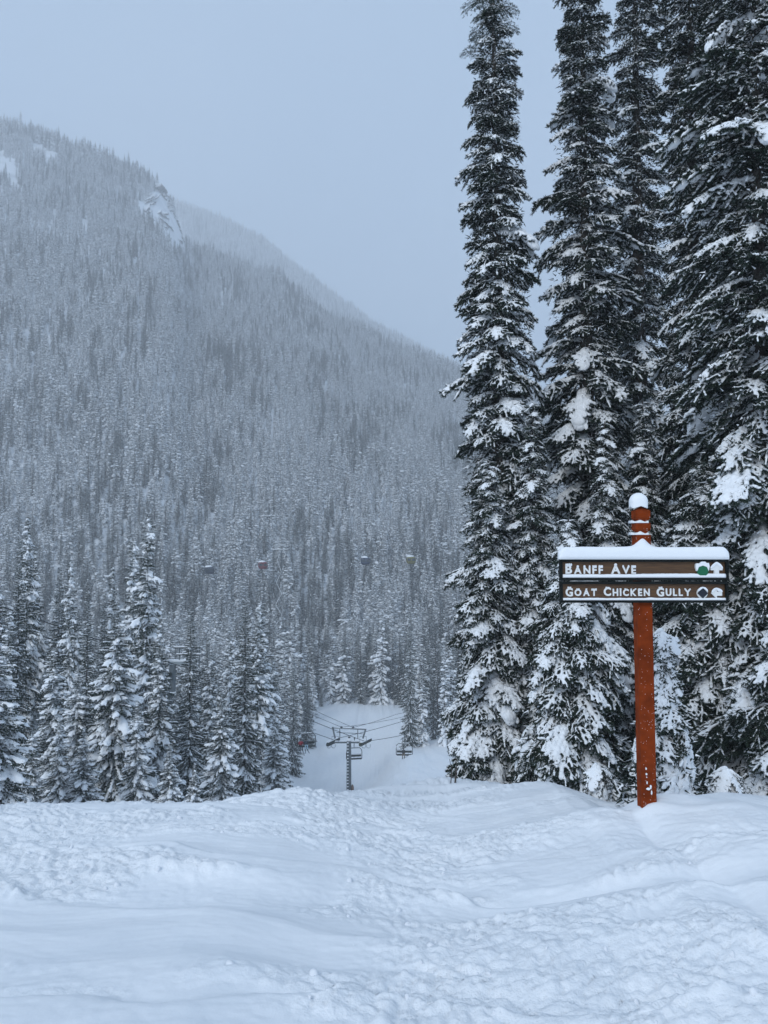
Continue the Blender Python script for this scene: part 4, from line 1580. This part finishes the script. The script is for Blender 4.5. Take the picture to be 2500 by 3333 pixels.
# second tower of the chairlift among the left-hand trees
c2 = at(562, 2165, T2D)
zb2 = Hs(c2.x, T2D) - .4
tw2 = thing('lift_tower', 'grey lift tower top with snow-topped crossarms among the left-hand firs', 'lift tower', (c2.x, T2D, zb2))
tp2 = c2.z - zb2
MB().tube([(0, 0, 0), (0, 0, tp2)], [.42, .30], 16).add('mast', M_steel, tw2, smooth=True)
for (a_, b_, y, th) in ((552, 612, 2158, .40),):
    pa, pb = at(a_, y, T2D), at(b_, y, T2D)
    bx_ = MB().box(((pa.x + pb.x) / 2 - c2.x, 0, pa.z - zb2), (pb.x - pa.x, .5, .34)).add('crossarm', mat('pale_steel', (.30, .34, .36), .6), tw2)
    MB().box(((pa.x + pb.x) / 2 - c2.x, 0, pa.z - zb2 + .25), (pb.x - pa.x, .5, .16)).add('crossarm_snow', M_cap, bx_)
for (a_, b_, y) in ((566, 655, 2108), (575, 655, 2131)):
    pa, pb = at(a_, y, T2D), at(b_, y, T2D)
    q = MB().tube([(pa.x - c2.x, -.1, pa.z - zb2), (pb.x - c2.x, -.1, pb.z - zb2)], .07, 6).add('lifting_beam', M_dark, tw2)
    MB().box(((pa.x + pb.x) / 2 - c2.x, -.1, pa.z - zb2 + .11), (pb.x - pa.x, .16, .10)).add('beam_snow', M_cap, q)
for a_ in (585, 650):
    pa, pb = at(a_, 2108, T2D), at(a_, 2158, T2D)
    MB().tube([(pa.x - c2.x, -.1, pa.z - zb2), (pb.x - c2.x, -.1, pb.z - zb2)], .06, 6).add('lifting_strut', M_steel, tw2)
for s in (558, 655):
    pa = at(s, 2192, T2D)
    MB().box((pa.x - c2.x, 0, pa.z - zb2), (.25, 3, .3)).add('sheave_train', M_rubber, tw2, bevel=.05)

# ------------------------------------------------------------------ gondola line across the valley
GD = 225.0


def gondola(label, px, py, body_mat, tilt):
    p = at(px, py, GD)
    t = thing('gondola_cabin', label, 'gondola', p, tilt, 'gondola cabins over the valley')
    t.scale = (1.12, 1.12, 1.12)
    # barrel-shaped cabin: rings with rounded square section
    V = []; F = []
    prof = [(-.95, .70), (-.80, .98), (-.35, 1.22), (.2, 1.25), (.65, 1.12), (.90, .85), (.98, .40)]
    n = 24
    for (z, r) in prof:
        for i in range(n):
            a = 2 * math.pi * i / n
            c_, s_ = math.cos(a), math.sin(a)
            q = (abs(c_) ** 4 + abs(s_) ** 4) ** (-.25)
            V.append((c_ * q * r, s_ * q * r * .8, z))
    for k in range(len(prof) - 1):
        for i in range(n):
            F.append((k * n + i, k * n + (i + 1) % n, (k + 1) * n + (i + 1) % n, (k + 1) * n + i))
    F.append(tuple(range(n))[::-1]); F.append(tuple((len(prof) - 1) * n + i for i in range(n)))
    me = bpy.data.meshes.new('cabin_body'); me.from_pydata(V, [], F); me.materials.append(body_mat)
    me.polygons.foreach_set('use_smooth', [True] * len(me.polygons))
    link('cabin_body', me, t)
    for s in (-.56, .56):
        MB().box((s, -.985, .22), (.86, .05, .66)).add('window', M_glass, t, bevel=.02)
    for s in (-1, 1):
        MB().box((s * 1.235, 0, .22), (.05, 1.1, .62)).add('window', M_glass, t, bevel=.02)
    MB().blob((-.25, 0, 1.0), (.95, .75, .34), 16, 8, .04, int(px)).add('roof_snow', M_cap, t, smooth=True)
    MB().tube([(0, 0, .95), (0, 0, 2.3), (.15, .25, 3.1)], .07, 8).add('hanger_arm', M_steel, t)
    MB().box((.15, .25, 3.15), (.6, .2, .25)).add('grip', M_dark, t)
    return t


M_glass = mat('tinted_window', (.03, .04, .05), .2, .5)
gondola('dark grey gondola cabin furthest left, snow heaped on its roof', 682, 1857, mat('slate_cabin', (.035, .045, .07), .4), .3)
gondola('dark red gondola cabin hanging second from the left', 856, 1841, mat('red_cabin', (.16, .025, .03), .4), .2)
gondola('blue-grey gondola cabin with a white roof, third from the left', 1190, 1827, mat('bluegrey_cabin', (.035, .05, .09), .4), .1)
gondola('olive yellow gondola cabin furthest right', 1338, 1824, mat('olive_cabin', (.16, .15, .045), .4), .05)
gp = [at(-300, 1842, GD), at(682, 1822, GD), at(856, 1806, GD), at(910, 1790, GD), at(1190, 1792, GD), at(1338, 1789, GD), at(1900, 1775, GD)]
rope('gondola_rope', 'faint gondola rope strung across the valley above the cabins', gp, .055, None, .0)
p = at(910, 1790, GD)
zb3 = Hs(p.x, GD) - .5
t3 = thing('gondola_tower', 'lattice gondola tower with white snow-topped crossarms between red and blue-grey cabins', 'lift tower', (p.x, GD, zb3))
h3 = p.z - zb3
lw = 1.5
for sx in (-1, 1):
    for sy in (-1, 1):
        MB().tube([(sx * lw, sy * lw, 0), (sx * .5, sy * .5, h3)], .05, 6).add('lattice_leg', M_steel, t3)
nb_ = 12
for k in range(nb_):
    z0, z1 = h3 * k / nb_, h3 * (k + 1) / nb_
    w0 = lw + (.5 - lw) * k / nb_; w1 = lw + (.5 - lw) * (k + 1) / nb_
    d_ = (1 if k % 2 else -1)
    MB().tube([(-w0 * d_, -w0, z0), (w1 * d_, -w1, z1)], .06, 5).add('lattice_brace', M_cap if k > 4 else M_steel, t3)
for (dz, l) in ((0, 4.6), (1.2, 3.2)):
    q = MB().box((0, 0, h3 + dz), (l, .35, .25)).add('crossarm', M_steel, t3)
    MB().box((0, 0, h3 + dz + .2), (l, .4, .18)).add('crossarm_snow', M_cap, q, bevel=.04)

# loose clods rolled out of the ski cuts
rng = np.random.RandomState(31)
n = 420
cx_ = rng.uniform(-3.6, 3.9, n); cy_ = 2.9 + 5 * rng.rand(n) ** 1.2
_, ch_ = near_relief(cx_, cy_)
k_ = ch_ > .5
cx_, cy_ = cx_[k_], cy_[k_]
rl_, _ = near_relief(cx_, cy_)
cr_ = .008 + .020 * rng.rand(len(cx_)) ** 2.5
cz_ = H(cx_, cy_) + rl_ - cr_ * .15
fr_m = np.stack([np.array(Euler(tuple(e)).to_matrix()) for e in rng.uniform(0, 6.28, (len(cx_), 3))])
cv_, cf_ = blobs(np.stack([cx_, cy_, cz_], 1), np.stack([cr_ * rng.uniform(.8, 1.6, len(cr_)), cr_, cr_ * .8], 1), fr_m, 1)
cv_ = cv_ + (gradn(cv_[:, 0] * 60, cv_[:, 1] * 60 + cv_[:, 2] * 31, 3) * .006)[:, None]
link('snow_clods', mesh_np('snow_clods', cv_, [cf_], [mat('clod_snow', (.80, .82, .85), .8, .2, bump=[(60, .5, .006)])]), kind='stuff')

# small bare twigs poking from the snow beside the run
for i, (px, py, D, hgt) in enumerate(((1466, 2520, 10.6, .30), (1482, 2512, 10.6, .32), (1478, 2530, 10.5, .2))):
    p = at(px, py + 25, D)
    zg = Hs(p.x, D)
    tagged('bare_twig', MB().tube([(0, 0, -.1), (.02, 0, hgt * .5), (-.01 + .02 * i, .01, hgt)], [.008, .006, .003], 5).mesh('bare_twig', M_bark),
           'bare twig poking out of the snow at the left foot of the big firs', 'twig', 'bare twigs beside the big firs', (p.x, D, zg))

# ------------------------------------------------------------------ falling snow
rng = np.random.RandomState(77)
n = 2600
D = 1.6 + 26 * rng.rand(n) ** .8
u = rng.uniform(-.62, .62, n) * D
v = rng.uniform(-.7, .75, n) * D + EYE
gz = H(u, D)
k = v > gz + .1
D, u, v = D[k], u[k], v[k]
n = len(D)
r = rng.uniform(.0013, .0034, n) * np.clip(D / 6, .45, 1.6)
o8 = np.array([(1, 0, 0), (-1, 0, 0), (0, 1, 0), (0, -1, 0), (0, 0, 1), (0, 0, -1)], float)
f8 = np.array([(0, 2, 4), (2, 1, 4), (1, 3, 4), (3, 0, 4), (2, 0, 5), (1, 2, 5), (3, 1, 5), (0, 3, 5)])
V = np.stack([u, D, v], 1)[:, None] + o8[None] * r[:, None, None] * np.array([1, 1, 1.5])
F = f8[None] + (np.arange(n) * 6)[:, None, None]
link('falling_snow', mesh_np('falling_snow', V.reshape(-1, 3), [F.reshape(-1, 3)], [M_snowcap]), kind='stuff')

# ------------------------------------------------------------------ the air itself
M_haze = bpy.data.materials.new('haze')
M_haze.use_nodes = True
nt = M_haze.node_tree
nt.nodes.clear()
ou = nt.nodes.new('ShaderNodeOutputMaterial')
pv = nt.nodes.new('ShaderNodeVolumePrincipled')
pv.inputs['Color'].default_value = (.97, .985, 1.0, 1)
pv.inputs['Density'].default_value = HAZE_DENSITY
nt.links.new(pv.outputs[0], ou.inputs['Volume'])
hz = MB().box((0, 1270, 390), (3800, 2700, 960))
hz.add('haze', M_haze, None, kind='stuff')
print('done', len(bpy.data.objects))
